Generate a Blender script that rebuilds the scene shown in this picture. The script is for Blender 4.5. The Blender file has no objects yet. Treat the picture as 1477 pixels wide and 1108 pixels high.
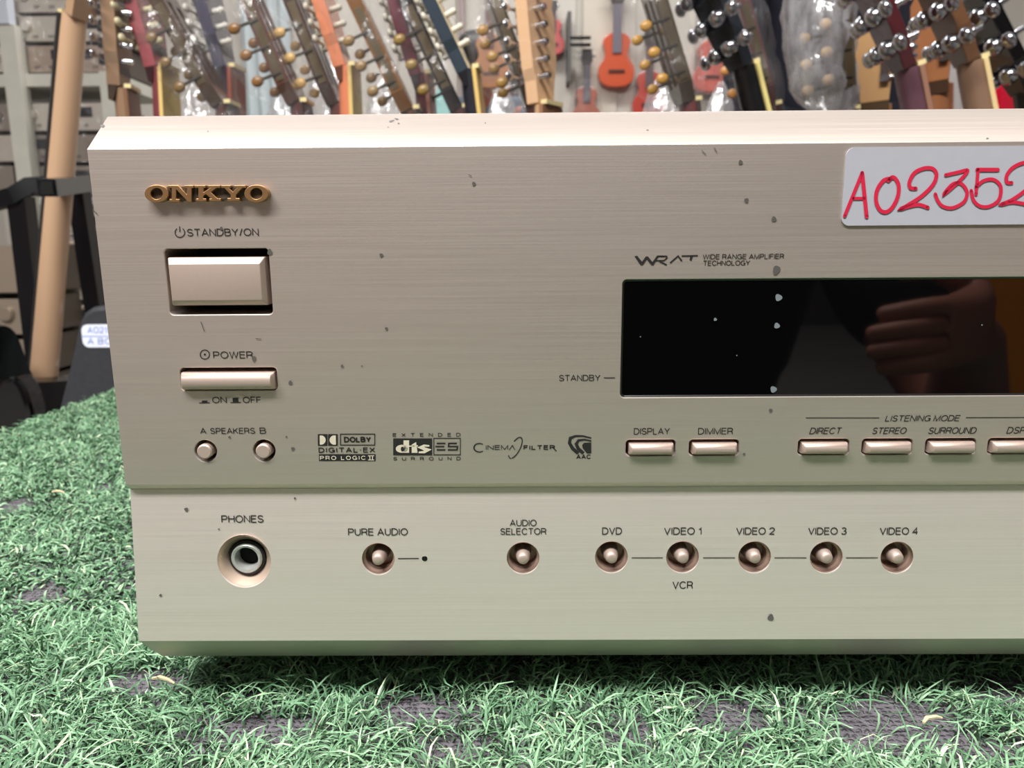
import bpy, bmesh, math, random
import numpy as np
from mathutils import Vector, Matrix, noise
random.seed(7); rng = np.random.default_rng(7)
C = bpy.context.scene.collection
SC = bpy.context.scene
R = math.radians
# ------------------------------------------------------------------ camera
F, CX, CY = 1109.0, 738.5, 554.0
CAM = Vector((0, -.22, .65))
def cam_axes(p, y, r):
    cp, sp, c, s = math.cos(p), math.sin(p), math.cos(y), math.sin(y)
    fw = Vector((s*cp, c*cp, -sp)); rt = Vector((c, -s, 0)); up = rt.cross(fw)
    return (math.cos(r)*rt + math.sin(r)*up), (-math.sin(r)*rt + math.cos(r)*up), fw
RT, UP, FW = cam_axes(R(10.68862859), R(-.50639383), R(-.42278256))
def ray(px, py): return (px-CX)/F*RT - (py-CY)/F*UP + FW
def P(px, py, Y):
    d = ray(px, py); return CAM + d*((Y-CAM.y)/d.y)
# receiver face: slightly tilted upper and lower plates
ZT, ZG, ZG2, ZB = .6753, .5778, .5757, .5275
YG, YG2 = .0017, .0040
XL = -.119; XR = .316
def face_y(z, low): return (YG2*(z-ZB)/(ZG2-ZB)) if low else (YG*(ZT-z)/(ZT-ZG))
def S(px, py):
    low = py > 706; d = ray(px, py); t = .22/d.y
    for _ in range(6): t = (face_y((CAM+d*t).z, low)-CAM.y)/d.y
    return CAM + d*t
# ------------------------------------------------------------------ materials
def lin(c):
    f = lambda v: v/12.92 if v <= .04045 else ((v+.055)/1.055)**2.4
    return tuple(f(v/255) for v in c[:3])+(1,)
MATS = {}
def mat(name, col, rough=.5, metal=0, spec=.5, ns=0, na=.15, bump=0, bs=200, coat=0):
    if name in MATS: return MATS[name]
    m = bpy.data.materials.new(name); m.use_nodes = True; nt = m.node_tree; b = nt.nodes['Principled BSDF']
    b.inputs['Base Color'].default_value = lin(col); b.inputs['Roughness'].default_value = rough
    b.inputs['Metallic'].default_value = metal; b.inputs['Specular IOR Level'].default_value = spec
    b.inputs['Coat Weight'].default_value = coat
    tc = nt.nodes.new('ShaderNodeTexCoord')
    if ns:
        n = nt.nodes.new('ShaderNodeTexNoise'); n.inputs['Scale'].default_value = ns; n.inputs['Detail'].default_value = 5
        nt.links.new(tc.outputs['Object'], n.inputs['Vector'])
        mx = nt.nodes.new('ShaderNodeMix'); mx.data_type = 'RGBA'
        mx.inputs['A'].default_value = tuple(v*(1-na) for v in lin(col)[:3])+(1,)
        mx.inputs['B'].default_value = tuple(min(1, v*(1+na)) for v in lin(col)[:3])+(1,)
        nt.links.new(n.outputs['Fac'], mx.inputs['Factor']); nt.links.new(mx.outputs['Result'], b.inputs['Base Color'])
    if bump:
        n = nt.nodes.new('ShaderNodeTexNoise'); n.inputs['Scale'].default_value = bs; n.inputs['Detail'].default_value = 3
        nt.links.new(tc.outputs['Object'], n.inputs['Vector'])
        bp = nt.nodes.new('ShaderNodeBump'); bp.inputs['Strength'].default_value = bump; bp.inputs['Distance'].default_value = .002
        nt.links.new(n.outputs['Fac'], bp.inputs['Height']); nt.links.new(bp.outputs['Normal'], b.inputs['Normal'])
    MATS[name] = m; return m
def brushed(name, ca, cb, r0=.54):
    m = mat(name, ca, .4, .88); nt = m.node_tree; b = nt.nodes['Principled BSDF']; L = nt.links
    tc = nt.nodes.new('ShaderNodeTexCoord'); mp = nt.nodes.new('ShaderNodeMapping'); mp.inputs['Scale'].default_value = (18, 600, 2600)
    L.new(tc.outputs['Object'], mp.inputs['Vector'])
    n = nt.nodes.new('ShaderNodeTexNoise'); n.inputs['Scale'].default_value = 1; n.inputs['Detail'].default_value = 4
    L.new(mp.outputs['Vector'], n.inputs['Vector'])
    mx = nt.nodes.new('ShaderNodeMix'); mx.data_type = 'RGBA'
    mx.inputs['A'].default_value = lin(ca); mx.inputs['B'].default_value = lin(cb)
    L.new(n.outputs['Fac'], mx.inputs['Factor']); L.new(mx.outputs['Result'], b.inputs['Base Color'])
    mr = nt.nodes.new('ShaderNodeMapRange'); mr.inputs['To Min'].default_value = r0; mr.inputs['To Max'].default_value = r0+.09
    L.new(n.outputs['Fac'], mr.inputs['Value']); L.new(mr.outputs['Result'], b.inputs['Roughness'])
    bp = nt.nodes.new('ShaderNodeBump'); bp.inputs['Strength'].default_value = .06; bp.inputs['Distance'].default_value = .0004
    L.new(n.outputs['Fac'], bp.inputs['Height']); L.new(bp.outputs['Normal'], b.inputs['Normal'])
    b.inputs['Anisotropic'].default_value = .3
    tg = nt.nodes.new('ShaderNodeTangent'); tg.direction_type = 'UV_MAP'; L.new(tg.outputs['Tangent'], b.inputs['Tangent'])
    return m
ALU = brushed('brushed_champagne', (211, 198, 189), (223, 211, 202), .46); ALUL = brushed('brushed_lit_lower', (243, 230, 224), (253, 243, 238))  # lower plate paler: the light on its tilted face is put into the colour
BTN = mat('button_alu', (192, 172, 161), .55, .62, ns=900, na=.04)
INK = mat('black_ink', (24, 22, 22), .6)
INKF = mat('panel_show_through', (196, 188, 168), .5)
GOLD = mat('badge_gold', (172, 132, 92), .42, .85)
GOLDD = mat('badge_dark_brown', (74, 62, 48), .6, .3)  # dark backing between the gold letters
DARK = mat('dark_plastic', (20, 19, 18), .5)
GLASS = mat('display_gloss', (5, 5, 6), .03, 0, .62)
CHROME = mat('chrome', (200, 200, 205), .14, 1)
BLK = mat('gloss_black', (9, 9, 11), .1, 0, .6)
def plastic(name='clear_plastic', dens=.45):
    m = bpy.data.materials.new(name); m.use_nodes = True; nt = m.node_tree; nt.nodes.clear(); L = nt.links
    o = nt.nodes.new('ShaderNodeOutputMaterial'); t = nt.nodes.new('ShaderNodeBsdfTransparent')
    g = nt.nodes.new('ShaderNodeBsdfGlossy'); g.inputs['Roughness'].default_value = .12
    d = nt.nodes.new('ShaderNodeBsdfDiffuse'); d.inputs['Color'].default_value = lin((225, 222, 225))
    tc = nt.nodes.new('ShaderNodeTexCoord'); mp = nt.nodes.new('ShaderNodeMapping'); mp.inputs['Scale'].default_value = (60, 60, 22)
    n = nt.nodes.new('ShaderNodeTexNoise'); n.inputs['Scale'].default_value = 1.; n.inputs['Detail'].default_value = 3
    L.new(tc.outputs['Object'], mp.inputs['Vector']); L.new(mp.outputs['Vector'], n.inputs['Vector'])
    bp = nt.nodes.new('ShaderNodeBump'); bp.inputs['Strength'].default_value = 1; bp.inputs['Distance'].default_value = .01
    L.new(n.outputs['Fac'], bp.inputs['Height']); L.new(bp.outputs['Normal'], g.inputs['Normal'])
    m1 = nt.nodes.new('ShaderNodeMixShader'); m1.inputs[0].default_value = .45
    L.new(d.outputs[0], m1.inputs[1]); L.new(g.outputs[0], m1.inputs[2])
    mr = nt.nodes.new('ShaderNodeMapRange'); mr.inputs['From Min'].default_value = .35; mr.inputs['From Max'].default_value = .7
    mr.inputs['To Min'].default_value = dens*.5; mr.inputs['To Max'].default_value = min(1, dens*1.5)
    L.new(n.outputs['Fac'], mr.inputs['Value'])
    m2 = nt.nodes.new('ShaderNodeMixShader'); L.new(mr.outputs['Result'], m2.inputs[0]); L.new(t.outputs[0], m2.inputs[1]); L.new(m1.outputs[0], m2.inputs[2])
    L.new(m2.outputs[0], o.inputs['Surface']); return m
WRAP = plastic('clear_plastic', .08); WRAPH = plastic('hazy_plastic', .4)
WRAPM = plastic('milky_plastic', .5)
# ------------------------------------------------------------------ object helpers
def tag(o, label=None, cat=None, group=None, kind=None):
    if label: o['label'] = label
    if cat: o['category'] = cat
    if group: o['group'] = group
    if kind: o['kind'] = kind
    return o
def thing(name, label, cat, loc=(0, 0, 0), group=None, mtx=None):
    o = bpy.data.objects.new(name, None); C.objects.link(o); o.empty_display_size = .02
    if mtx is not None: o.matrix_world = mtx
    else: o.location = loc
    return tag(o, label, cat, group)
def link(name, me, m, parent=None, loc=None):
    o = bpy.data.objects.new(name, me); C.objects.link(o)
    if m is not None: me.materials.clear(); me.materials.append(m)
    if parent is not None: o.parent = parent
    if loc is not None: o.location = loc
    return o
class MB:
    def __init__(s): s.v = []; s.f = []
    def add(s, vs, fs, M=None):
        n = len(s.v); s.v += [tuple(M@Vector(v)) if M is not None else tuple(v) for v in vs]; s.f += [tuple(i+n for i in f) for f in fs]; return s
    def box(s, a, b, M=None):
        x0, y0, z0 = a; x1, y1, z1 = b
        vs = [(x0,y0,z0),(x1,y0,z0),(x1,y1,z0),(x0,y1,z0),(x0,y0,z1),(x1,y0,z1),(x1,y1,z1),(x0,y1,z1)]
        return s.add(vs, [(0,3,2,1),(4,5,6,7),(0,1,5,4),(1,2,6,5),(2,3,7,6),(3,0,4,7)], M)
    def tube(s, pts, r, n=10, M=None, sq=1.):
        pts = [Vector(p) for p in pts]; rs = r if isinstance(r, (list, tuple)) else [r]*len(pts); vs = []; fs = []
        ref = None
        for i, p in enumerate(pts):
            t = (pts[min(i+1, len(pts)-1)]-pts[max(i-1, 0)]).normalized()
            if ref is None: ref = Vector((0, 0, 1)) if abs(t.z) < .9 else Vector((1, 0, 0))
            a = t.cross(ref).normalized(); b = a.cross(t).normalized(); ref = b
            for k in range(n):
                q = 2*math.pi*(k+.5)/n; vs.append(p+rs[i]*(a*math.cos(q)+b*math.sin(q)*sq))
        for i in range(len(pts)-1):
            for k in range(n): fs.append((i*n+k, i*n+(k+1) % n, (i+1)*n+(k+1) % n, (i+1)*n+k))
        fs.append(tuple(range(n-1, -1, -1))); fs.append(tuple((len(pts)-1)*n+k for k in range(n)))
        return s.add(vs, fs, M)
    def lathe(s, prof, n=40, M=None, cap0=False, cap1=False):   # prof (r, h) about +Z
        vs = [(r*math.cos(2*math.pi*k/n), r*math.sin(2*math.pi*k/n), h) for r, h in prof for k in range(n)]
        fs = [(i*n+k, i*n+(k+1) % n, (i+1)*n+(k+1) % n, (i+1)*n+k) for i in range(len(prof)-1) for k in range(n)]
        if cap0: fs.append(tuple(range(n-1, -1, -1)))
        if cap1: fs.append(tuple((len(prof)-1)*n+k for k in range(n)))
        return s.add(vs, fs, M)
    def prism(s, out, f0, f1):   # out 2-D points, f0/f1 map (a,b)->xyz
        n = len(out); vs = [f0(*p) for p in out]+[f1(*p) for p in out]
        fs = [tuple(range(n)), tuple(range(2*n-1, n-1, -1))]+[(i, i+n, (i+1) % n+n, (i+1) % n) for i in range(n)]
        return s.add(vs, fs)
    def ell(s, c, r, M=None, n=14, m=9):
        vs = []; fs = []
        for j in range(m+1):
            th = math.pi*j/m
            for k in range(n):
                ph = 2*math.pi*k/n; vs.append((c[0]+r[0]*math.sin(th)*math.cos(ph), c[1]+r[1]*math.sin(th)*math.sin(ph), c[2]+r[2]*math.cos(th)))
        for j in range(m):
            for k in range(n): fs.append((j*n+k, (j+1)*n+k, (j+1)*n+(k+1) % n, j*n+(k+1) % n))
        return s.add(vs, fs, M)
    def mesh(s, name, fix=True, smooth=None, off=None):
        me = bpy.data.meshes.new(name); v = s.v if off is None else [tuple(Vector(p)-Vector(off)) for p in s.v]
        me.from_pydata(v, [], s.f)
        if fix:
            bm = bmesh.new(); bm.from_mesh(me); bmesh.ops.remove_doubles(bm, verts=bm.verts, dist=1e-6); bmesh.ops.recalc_face_normals(bm, faces=bm.faces)
            bm.to_mesh(me); bm.free()
        if smooth is not None:
            me.shade_smooth(); me.set_sharp_from_angle(angle=R(smooth))
        me.update(); return me
    def build(s, name, m, parent=None, smooth=35, off=None, bevel=0, fix=True, loc=None):
        me = s.mesh(name, fix, None if bevel else smooth, off)
        o = link(name, me, m, parent, loc)
        if bevel: bake(o, [('BEVEL', dict(width=bevel, segments=2, limit_method='ANGLE', angle_limit=R(30)))], min(smooth, 14))
        return o
def bake(o, mods, smooth=35):
    for t, kw in mods:
        md = o.modifiers.new(t, t)
        for k, v in kw.items(): setattr(md, k, v)
    bpy.context.view_layer.update()
    dg = bpy.context.evaluated_depsgraph_get(); me = bpy.data.meshes.new_from_object(o.evaluated_get(dg))
    ms = list(o.data.materials); o.modifiers.clear(); o.data = me
    if not me.materials:
        for m in ms: me.materials.append(m)
    if smooth is not None: me.shade_smooth(); me.set_sharp_from_angle(angle=R(smooth))
    return o
def dup(root, loc=None, label=None):
    r = root.copy(); C.objects.link(r)
    if loc is not None: r.location = loc
    if label: r['label'] = label
    for ch in list(root.children):
        c = ch.copy(); C.objects.link(c); c.parent = r
        for g in list(ch.children):
            d = g.copy(); C.objects.link(d); d.parent = c
    return r
# ------------------------------------------------------------------ lettering (stroke capitals)
def arc(cx, cy, rx, ry, a0, a1, n=14):
    return [(cx+rx*math.cos(R(a0+(a1-a0)*i/n)), cy+ry*math.sin(R(a0+(a1-a0)*i/n))) for i in range(n+1)]
_P = [(0, 0), (0, 1), (.36, 1)]+arc(.36, .735, .25, .265, 90, -90)+[(0, .47)]
G = {
 'A': (.72, [[(0, 0), (.36, 1), (.72, 0)], [(.12, .33), (.6, .33)]]),
 'B': (.63, [[(0, 0), (0, 1), (.34, 1)]+arc(.34, .765, .24, .235, 90, -90)+[(0, .53)], [(.3, .53)]+arc(.36, .265, .27, .265, 90, -90)+[(0, 0)]]),
 'C': (.72, [arc(.38, .5, .38, .5, 38, 322, 22)]),
 'D': (.68, [[(0, 0), (0, 1), (.28, 1)]+arc(.28, .5, .4, .5, 90, -90)+[(0, 0)]]),
 'E': (.56, [[(.56, 1), (0, 1), (0, 0), (.57, 0)], [(0, .53), (.52, .53)]]),
 'F': (.52, [[(.52, 1), (0, 1), (0, 0)], [(0, .5), (.46, .5)]]),
 'G': (.74, [arc(.38, .5, .38, .5, 42, 330, 22)+[(.72, .46), (.42, .46)], [(.73, .46), (.73, 0)]]),
 'H': (.64, [[(0, 0), (0, 1)], [(.64, 0), (.64, 1)], [(0, .53), (.64, .53)]]),
 'I': (0.02, [[(0.01, 0), (0.01, 1)]]),
 'K': (.63, [[(0, 0), (0, 1)], [(.6, 1), (0, .4)], [(.2, .6), (.64, 0)]]),
 'L': (.5, [[(0, 1), (0, 0), (.5, 0)]]),
 'M': (.76, [[(0, 0), (0, 1), (.38, 0), (.76, 1), (.76, 0)]]),
 'N': (.64, [[(0, 0), (0, 1), (.64, 0), (.64, 1)]]),
 'O': (.78, [arc(.39, .5, .39, .5, 0, 360, 28)]),
 'P': (.61, [_P]),
 'R': (.63, [_P, [(.34, .47), (.5, .42), (.57, .3), (.58, .1), (.63, 0)]]),
 'S': (.6, [arc(.3, .745, .27, .255, 15, 270)+arc(.3, .245, .3, .245, 90, -165)]),
 'T': (.64, [[(0, 1), (.64, 1)], [(.32, 1), (.32, 0)]]),
 'U': (.62, [[(0, 1), (0, .3)]+arc(.31, .3, .31, .3, 180, 360)+[(.62, 1)]]),
 'V': (.66, [[(0, 1), (.33, 0), (.66, 1)]]),
 'W': (.94, [[(0, 1), (.235, 0), (.47, 1), (.705, 0), (.94, 1)]]),
 'X': (.64, [[(0, 0), (.64, 1)], [(0, 1), (.64, 0)]]),
 'Y': (.66, [[(0, 1), (.33, .45), (.66, 1)], [(.33, .45), (.33, 0)]]),
 '/': (.3, [[(0, -.02), (.3, 1.02)]]),
 '1': (.28, [[(0, .76), (.16, .8), (.24, 1), (.24, 0)]]),
 '2': (.56, [arc(.28, .72, .28, .28, 170, -35)+[(.02, .02), (.56, 0)]]),
 '3': (.56, [arc(.27, .76, .24, .24, 160, -90), arc(.27, .26, .28, .26, 90, -160)]),
 '4': (.58, [[(.43, 0), (.43, 1), (0, .3), (.58, .3)]]),
 '5': (.56, [[(.5, 1), (.1, 1), (.03, .5)]+arc(.27, .32, .28, .32, 130, -150)]),
 '.': (.16, [[(.08, .4), (.08, .6)]]),
}
def ribbon(mb, pts, w, f):
    """flat stroke of width w (a number or one per point); f maps (a,b) to xyz"""
    q = [Vector((p[0], p[1])) for p in pts]; n = len(q)
    ws = w if isinstance(w, (list, tuple)) else [w]*n
    vs = []; closed = (q[0]-q[-1]).length < 1e-7 and n > 3
    for i in range(n):
        a = q[(i-1) % (n-1)] if closed else q[max(i-1, 0)]; b = q[(i+1) % (n-1) if closed else min(i+1, n-1)]
        if closed and i == n-1: a = q[n-2]; b = q[1]
        d1 = (q[i]-a); d2 = (b-q[i])
        d1 = d1.normalized() if d1.length > 1e-9 else d2.normalized(); d2 = d2.normalized() if d2.length > 1e-9 else d1
        t = (d1+d2); t = t.normalized() if t.length > 1e-6 else d1
        nn = Vector((-t.y, t.x)); k = 1/max(.45, nn.dot(Vector((-d1.y, d1.x)))); h = ws[i]*.5*k
        vs += [f(*(q[i]+nn*h)), f(*(q[i]-nn*h))]
    fs = [(2*i, 2*i+1, 2*i+3, 2*i+2) for i in range(n-1)]
    mb.add(vs, fs)
def text_strokes(t, gap=.2, space=.34):
    x = 0; out = []
    for ch in t:
        if ch == ' ': x += space; continue
        w, st = G[ch]; out += [[(x+a, b) for a, b in s] for s in st]; x += w+gap
    return out, x-gap
def on_face(px0, px1, py0, py1, lift=.00012):
    a = S(px0, py1); b = S(px1, py0); low = (py0+py1)/2 > 706
    def f(u, v):     # u 0..1 along, v 0..1 up
        x = a.x+(b.x-a.x)*u; z = a.z+(b.z-a.z)*v
        return (x, face_y(z, low)-lift, z)
    return f, abs(b.x-a.x), abs(b.z-a.z)
def px_face(lift=.00012):
    def f(px, py):
        s = S(px, py); return (s.x, s.y-lift, s.z)
    return f
# ------------------------------------------------------------------ receiver
ORG = Vector((XL+.2, .1, .5145))
rec = thing('stereo_receiver', 'champagne silver home theatre receiver with a dark display window, standing on the green turf', 'receiver', ORG)
def rp(mb, name, m, parent=None, smooth=35, bevel=0, fix=True):
    """part of the receiver; a sub-part when parent is one of its parts"""
    return mb.build(name, m, parent or rec, smooth, ORG, bevel, fix)
profU = [(.0129, .6858), (0, ZT), (YG, ZG), (YG2, ZG2), (.024, ZG2), (.024, .6858)]
profL = [(YG2+.0001, ZG2-.00004), (0, ZB), (.0135, .5145), (.024, .5145), (.024, ZG2-.00004)]
panel = rp(MB().prism(profU, lambda y, z: (XL, y, z), lambda y, z: (XR, y, z)), 'upper_panel', ALU, smooth=None)
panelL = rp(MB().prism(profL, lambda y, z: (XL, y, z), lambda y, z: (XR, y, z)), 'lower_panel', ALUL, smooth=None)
def rrect(x0, x1, z0, z1, r, n=5):
    o = []
    for cx, cz, a in ((x1-r, z1-r, 0), (x0+r, z1-r, 90), (x0+r, z0+r, 180), (x1-r, z0+r, 270)):
        o += [(cx+r*math.cos(R(a+90*i/n)), cz+r*math.sin(R(a+90*i/n))) for i in range(n+1)]
    return o
def quad_px(x0, x1, y0, y1):
    a = S(x0, y1); b = S(x1, y0); return a.x, b.x, a.z, b.z
cut = MB()
def cutter(out): cut.prism(out, lambda x, z: (x, -.02, z), lambda x, z: (x, .05, z))
HOLE = dict(standby=quad_px(245.5, 387, 358, 454), power=quad_px(262, 398.5, 530, 563.5))
for k, h in HOLE.items(): cutter(rrect(*h, .0011))
ROW = [(902.6, 974.7), (993.8, 1066), (1151, 1225), (1243, 1316), (1334.5, 1407.5), (1424.5, 1497.5)]
ROWQ = []
zt, zb = S(1000, 634.2).z, S(1000, 657.2).z
for a, b in ROW:
    q = (S(a, 645).x, S(b, 645).x, zb, zt); ROWQ.append(q); cutter(rrect(*q, .0012))
SPK = [S(296.5, 650.6), S(381, 650)]
def circ(c, r, n=40): return [(c.x+r*math.cos(2*math.pi*i/n), c.z+r*math.sin(2*math.pi*i/n)) for i in range(n)]
for c in SPK: cutter(circ(c, .00335))
INP = [S(545.6, 806.5), S(754.5, 805.3), S(882, 804), S(984.6, 804), S(1088.6, 804), S(1192, 804.3), S(1294, 804.5)]
for c in INP: cutter(circ(c, .00502))
JACK = S(352, 810); cutter(circ(JACK, .0083, 56))
DSP = (S(896.5, 480).x, XR-.09, S(1100, 572).z, S(1100, 402.2).z); cutter(rrect(*DSP, .0012))
cm = cut.mesh('cutter'); co = bpy.data.objects.new('cutter', cm); C.objects.link(co)
bpy.context.view_layer.update()
# cutter is in world space, panel mesh is offset: place the cutter accordingly
for pn in (panel, panelL):
    bake(pn, [('BOOLEAN', dict(object=co, operation='DIFFERENCE', solver='EXACT')), ('BEVEL', dict(width=.00028, segments=2, limit_method='ANGLE', angle_limit=R(32)))], 12)
    uv = pn.data.uv_layers.new(name='UVMap')
    for lp in pn.data.loops:
        v = pn.data.vertices[lp.vertex_index].co; uv.data[lp.index].uv = (v.x*3, v.z*3+v.y)
bpy.data.objects.remove(co)
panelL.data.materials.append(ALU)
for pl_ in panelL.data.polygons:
    if pl_.normal.z < -.3 and pl_.normal.y < -.2: pl_.material_index = 1  # bottom chamfer's shade is painted with the darker upper-plate colour
# chassis behind
ch = MB().box((XL+.004, .0241, .520), (XR-.004, .36, .672))
rp(ch, 'chassis', mat('chassis_metal', (62, 60, 57), .5, .6), bevel=.001)
for x in (XL+.05, XR-.05):
    for y in (.085, .32):
        rp(MB().lathe([(.019, .0), (.021, .012), (.021, .0205)], 28, Matrix.Translation((x, y, .4990)), True, True), 'foot', DARK)
# --- buttons
def slab_button(name, q, front, depth=.02, mx=.0006, mzt=.0006, mzb=.0006, bev=.0005, ramp=0):
    x0, x1, z0, z1 = q; x0 += mx; x1 -= mx; z0 += mzb; z1 -= mzt
    mb = MB()
    pr = [(depth, z0), (front+bev, z0), (front, z0+bev*2), (front-ramp, z1-bev*2), (front+bev, z1), (depth, z1)]
    mb.prism(pr, lambda y, z: (x0+(bev if y < depth else 0), y, z), lambda y, z: (x1-(bev if y < depth else 0), y, z))
    # proper chamfered ends
    return rp(mb, name, BTN, bevel=.0004)
x0, x1, z0, z1 = HOLE['standby']
mb = MB(); bx0, bx1, bz0, bz1 = x0+.0010, x1-.0012, z0+.0026, z1-.0024
e = .0011
vs = [(bx0, .02, bz0), (bx1, .02, bz0), (bx1, .02, bz1), (bx0, .02, bz1), (bx0, .0008, bz0), (bx1, .0008, bz0), (bx1, .0004, bz1), (bx0, .0004, bz1),
      (bx0+e*.6, -.0008, bz0+e*1.4), (bx1-e, -.0008, bz0+e*1.4), (bx1-e, -.0012, bz1-e*1.7), (bx0+e*.6, -.0012, bz1-e*1.7)]
fs = [(0, 1, 5, 4), (1, 2, 6, 5), (2, 3, 7, 6), (3, 0, 4, 7), (4, 5, 9, 8), (5, 6, 10, 9), (6, 7, 11, 10), (7, 4, 8, 11), (8, 9, 10, 11), (0, 3, 2, 1)]
rp(mb.add(vs, fs), 'standby_button', BTN, bevel=.0003)
def bar_button(name, q, mx, mt, mbm, proud, m=BTN):
    x0, x1, z0, z1 = q; x0 += mx; x1 -= mx; z0 += mbm; z1 -= mt; h = z1-z0; mb = MB()
    pr = [(.02, z0), (.0015, z0)]+[(.0015-(.0015+proud)*math.sin(t)**.55, z0+h*(.5-.5*math.cos(t))) for t in [math.pi*i/16 for i in range(1, 16)]]+[(.0015, z1), (.02, z1)]
    n = len(pr); rows = []
    ins = .0007
    rows.append([(x0, y, z) for y, z in pr]); 
    en = lambda y: y if y > .0015 else .0015-(.0015-y)*.55
    A = [(x0, en(y), z) for y, z in pr]; B = [(x0+ins, y, z) for y, z in pr]; Cc = [(x1-ins, y, z) for y, z in pr]; D = [(x1, en(y), z) for y, z in pr]
    vs = A+B+Cc+D; fs = [(k*n+i, k*n+(i+1) % n, (k+1)*n+(i+1) % n, (k+1)*n+i) for k in range(3) for i in range(n)]+[tuple(range(n)), tuple(range(4*n-1, 3*n-1, -1))]
    return rp(mb.add(vs, fs), name, m, smooth=50)
bar_button('power_button', HOLE['power'], .0006, .0013, .0004, .0014)
for q in ROWQ: bar_button('mode_button', q, .0009, .0010, .0006, .0008)
MY = Matrix.Rotation(R(90), 4, 'X')       # +Z of a lathe -> -Y (towards the viewer)
for c in SPK:
    M = Matrix.Translation((c.x, .02, c.z))@MY
    rp(MB().lathe([(.00225, 0), (.00225, .0192), (.00185, .0196), (.0007, .0196)], 32, M, True, True), 'speaker_button', BTN, smooth=25)
WELL = mat('button_well', (156, 132, 118), .4, .55); FUN = mat('jack_funnel', (206, 184, 166), .4, .5)
for c in INP:
    M = Matrix.Translation((c.x, c.y, c.z))@MY
    b = rp(MB().lathe([(.0026, -.0060), (.0024, -.0030), (.0021, -.0010), (.0017, .0006), (.0013, .0010), (.0004, .00105)], 32, M, True, True), 'input_button', BTN, smooth=60)
    rp(MB().lathe([(.00500, -.0003), (.00495, -.0016), (.0043, -.0020), (.0042, -.0062), (.0020, -.0064)], 40, M), 'button_well', WELL, b, smooth=30)
M = Matrix.Translation((JACK.x, JACK.y, JACK.z))@MY
j = rp(MB().lathe([(.0083, -.0002), (.0081, -.0008), (.0058, -.0036), (.0056, -.0060)], 56, M), 'headphone_jack', FUN, smooth=40)
rp(MB().lathe([(.0057, -.0035), (.0056, -.0028), (.0050, -.0026), (.0046, -.0030), (.0044, -.012)], 48, M), 'rubber_ring', mat('rubber_black', (14, 15, 16), .6), j)
rp(MB().lathe([(.0049, -.0036), (.0048, -.0022), (.0044, -.0018), (.0037, -.0020), (.0034, -.0030), (.0034, -.0150), (.0001, -.0151)], 48, M), 'jack_sleeve', mat('dull_steel', (176, 178, 174), .35, .45, ns=900, na=.25), j, smooth=50)
rp(MB().lathe([(.0033, -.0060), (.0032, -.0065), (.0001, -.0066)], 32, M), 'jack_hole', mat('hole_black', (4, 4, 4), .9), j)
# display
dx0, dx1, dz0, dz1 = DSP
d = MB().prism(rrect(dx0+.0002, dx1-.0002, dz0+.0002, dz1-.0002, .0011), lambda x, z: (x, face_y(z, 0)+.0005, z), lambda x, z: (x, .006, z))
disp = rp(d, 'display_window', GLASS, smooth=None)
fr = MB(); ro = rrect(dx0, dx1, dz0, dz1, .0012); ri = rrect(dx0+.0005, dx1-.0005, dz0+.0005, dz1-.0005, .0009)
n = len(ro); fr.add([(x, face_y(z, 0)+.0001, z) for x, z in ro]+[(x, face_y(z, 0)+.00045, z) for x, z in ri], [(i, (i+1) % n, n+(i+1) % n, n+i) for i in range(n)])
rp(fr, 'display_bezel', mat('bezel_black', (24, 20, 18), .25), disp)
# LED next to pure audio
c = S(612.5, 806)
rp(MB().lathe([(.0001, .0002), (.0007, .00018), (.00088, .0000)], 20, Matrix.Translation((c.x, c.y, c.z))@MY), 'indicator_led', mat('led_dark', (12, 16, 14), .2), smooth=60)
# --- printed lettering
def label(t, x0, x1, y0, y1, wt=.128, italic=0, gap=.2, space=.34, name='printed_label', m=INK, parent=None, lift=.00012):
    st, W = text_strokes(t, gap, space); f, wx, hz = on_face(x0, x1, y0, y1, lift)
    w = wt*hz; mb = MB(); mar = w*.5
    def g(a, b):   # metres in text plane
        u = a/wx; v = b/hz; return f(u, v)
    for s in st:
        pts = [(mar+(a/W if W > .05 else .5)*(wx-2*mar)+italic*(b-.5)*hz, mar+b*(hz-2*mar)) for a, b in s]
        ribbon(mb, pts, w, g)
    return rp(mb, name, m, parent or (panelL if (y0+y1)/2 > 706 else panel), smooth=None, fix=False)
label('STANDBY/ON', 270.4, 372.8, 329.3, 341); label('POWER', 308, 364.5, 506.7, 517.3)
label('ON', 306.7, 326.7, 572.3, 581.6); label('OFF', 350.7, 376.6, 572.3, 581.4)
label('A', 289, 297.4, 617.2, 626); label('SPEAKERS', 303.7, 367.6, 617, 626); label('B', 375, 383.6, 616.6, 625.8)
label('DISPLAY', 914, 966.3, 617.2, 627); label('DIMMER', 1006.6, 1057.6, 617, 626.8)
label('LISTENING MODE', 1277, 1385, 598.6, 608, italic=.2); label('DIRECT', 1168, 1214, 616.6, 626.4, italic=.2)
label('STEREO', 1258, 1308, 616.4, 626.2, italic=.2); label('SURROUND', 1339, 1409, 616, 626, italic=.2); label('DSP', 1452, 1480, 615.6, 625.6, italic=.2)
label('STANDBY', 806.3, 866, 540.4, 549.8)
label('WIDE RANGE AMPLIFIER', 1013.6, 1131, 366, 374.2, .14); label('TECHNOLOGY', 1014, 1082, 375.4, 383.4, .14)
label('PHONES', 319.6, 380, 743, 754); label('PURE AUDIO', 502.2, 588.2, 761.8, 772.6)
label('AUDIO', 735.2, 774, 749.4, 759); label('SELECTOR', 721.6, 788, 761.6, 771.4)
label('DVD', 868.4, 897.2, 760.6, 771.2)
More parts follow.
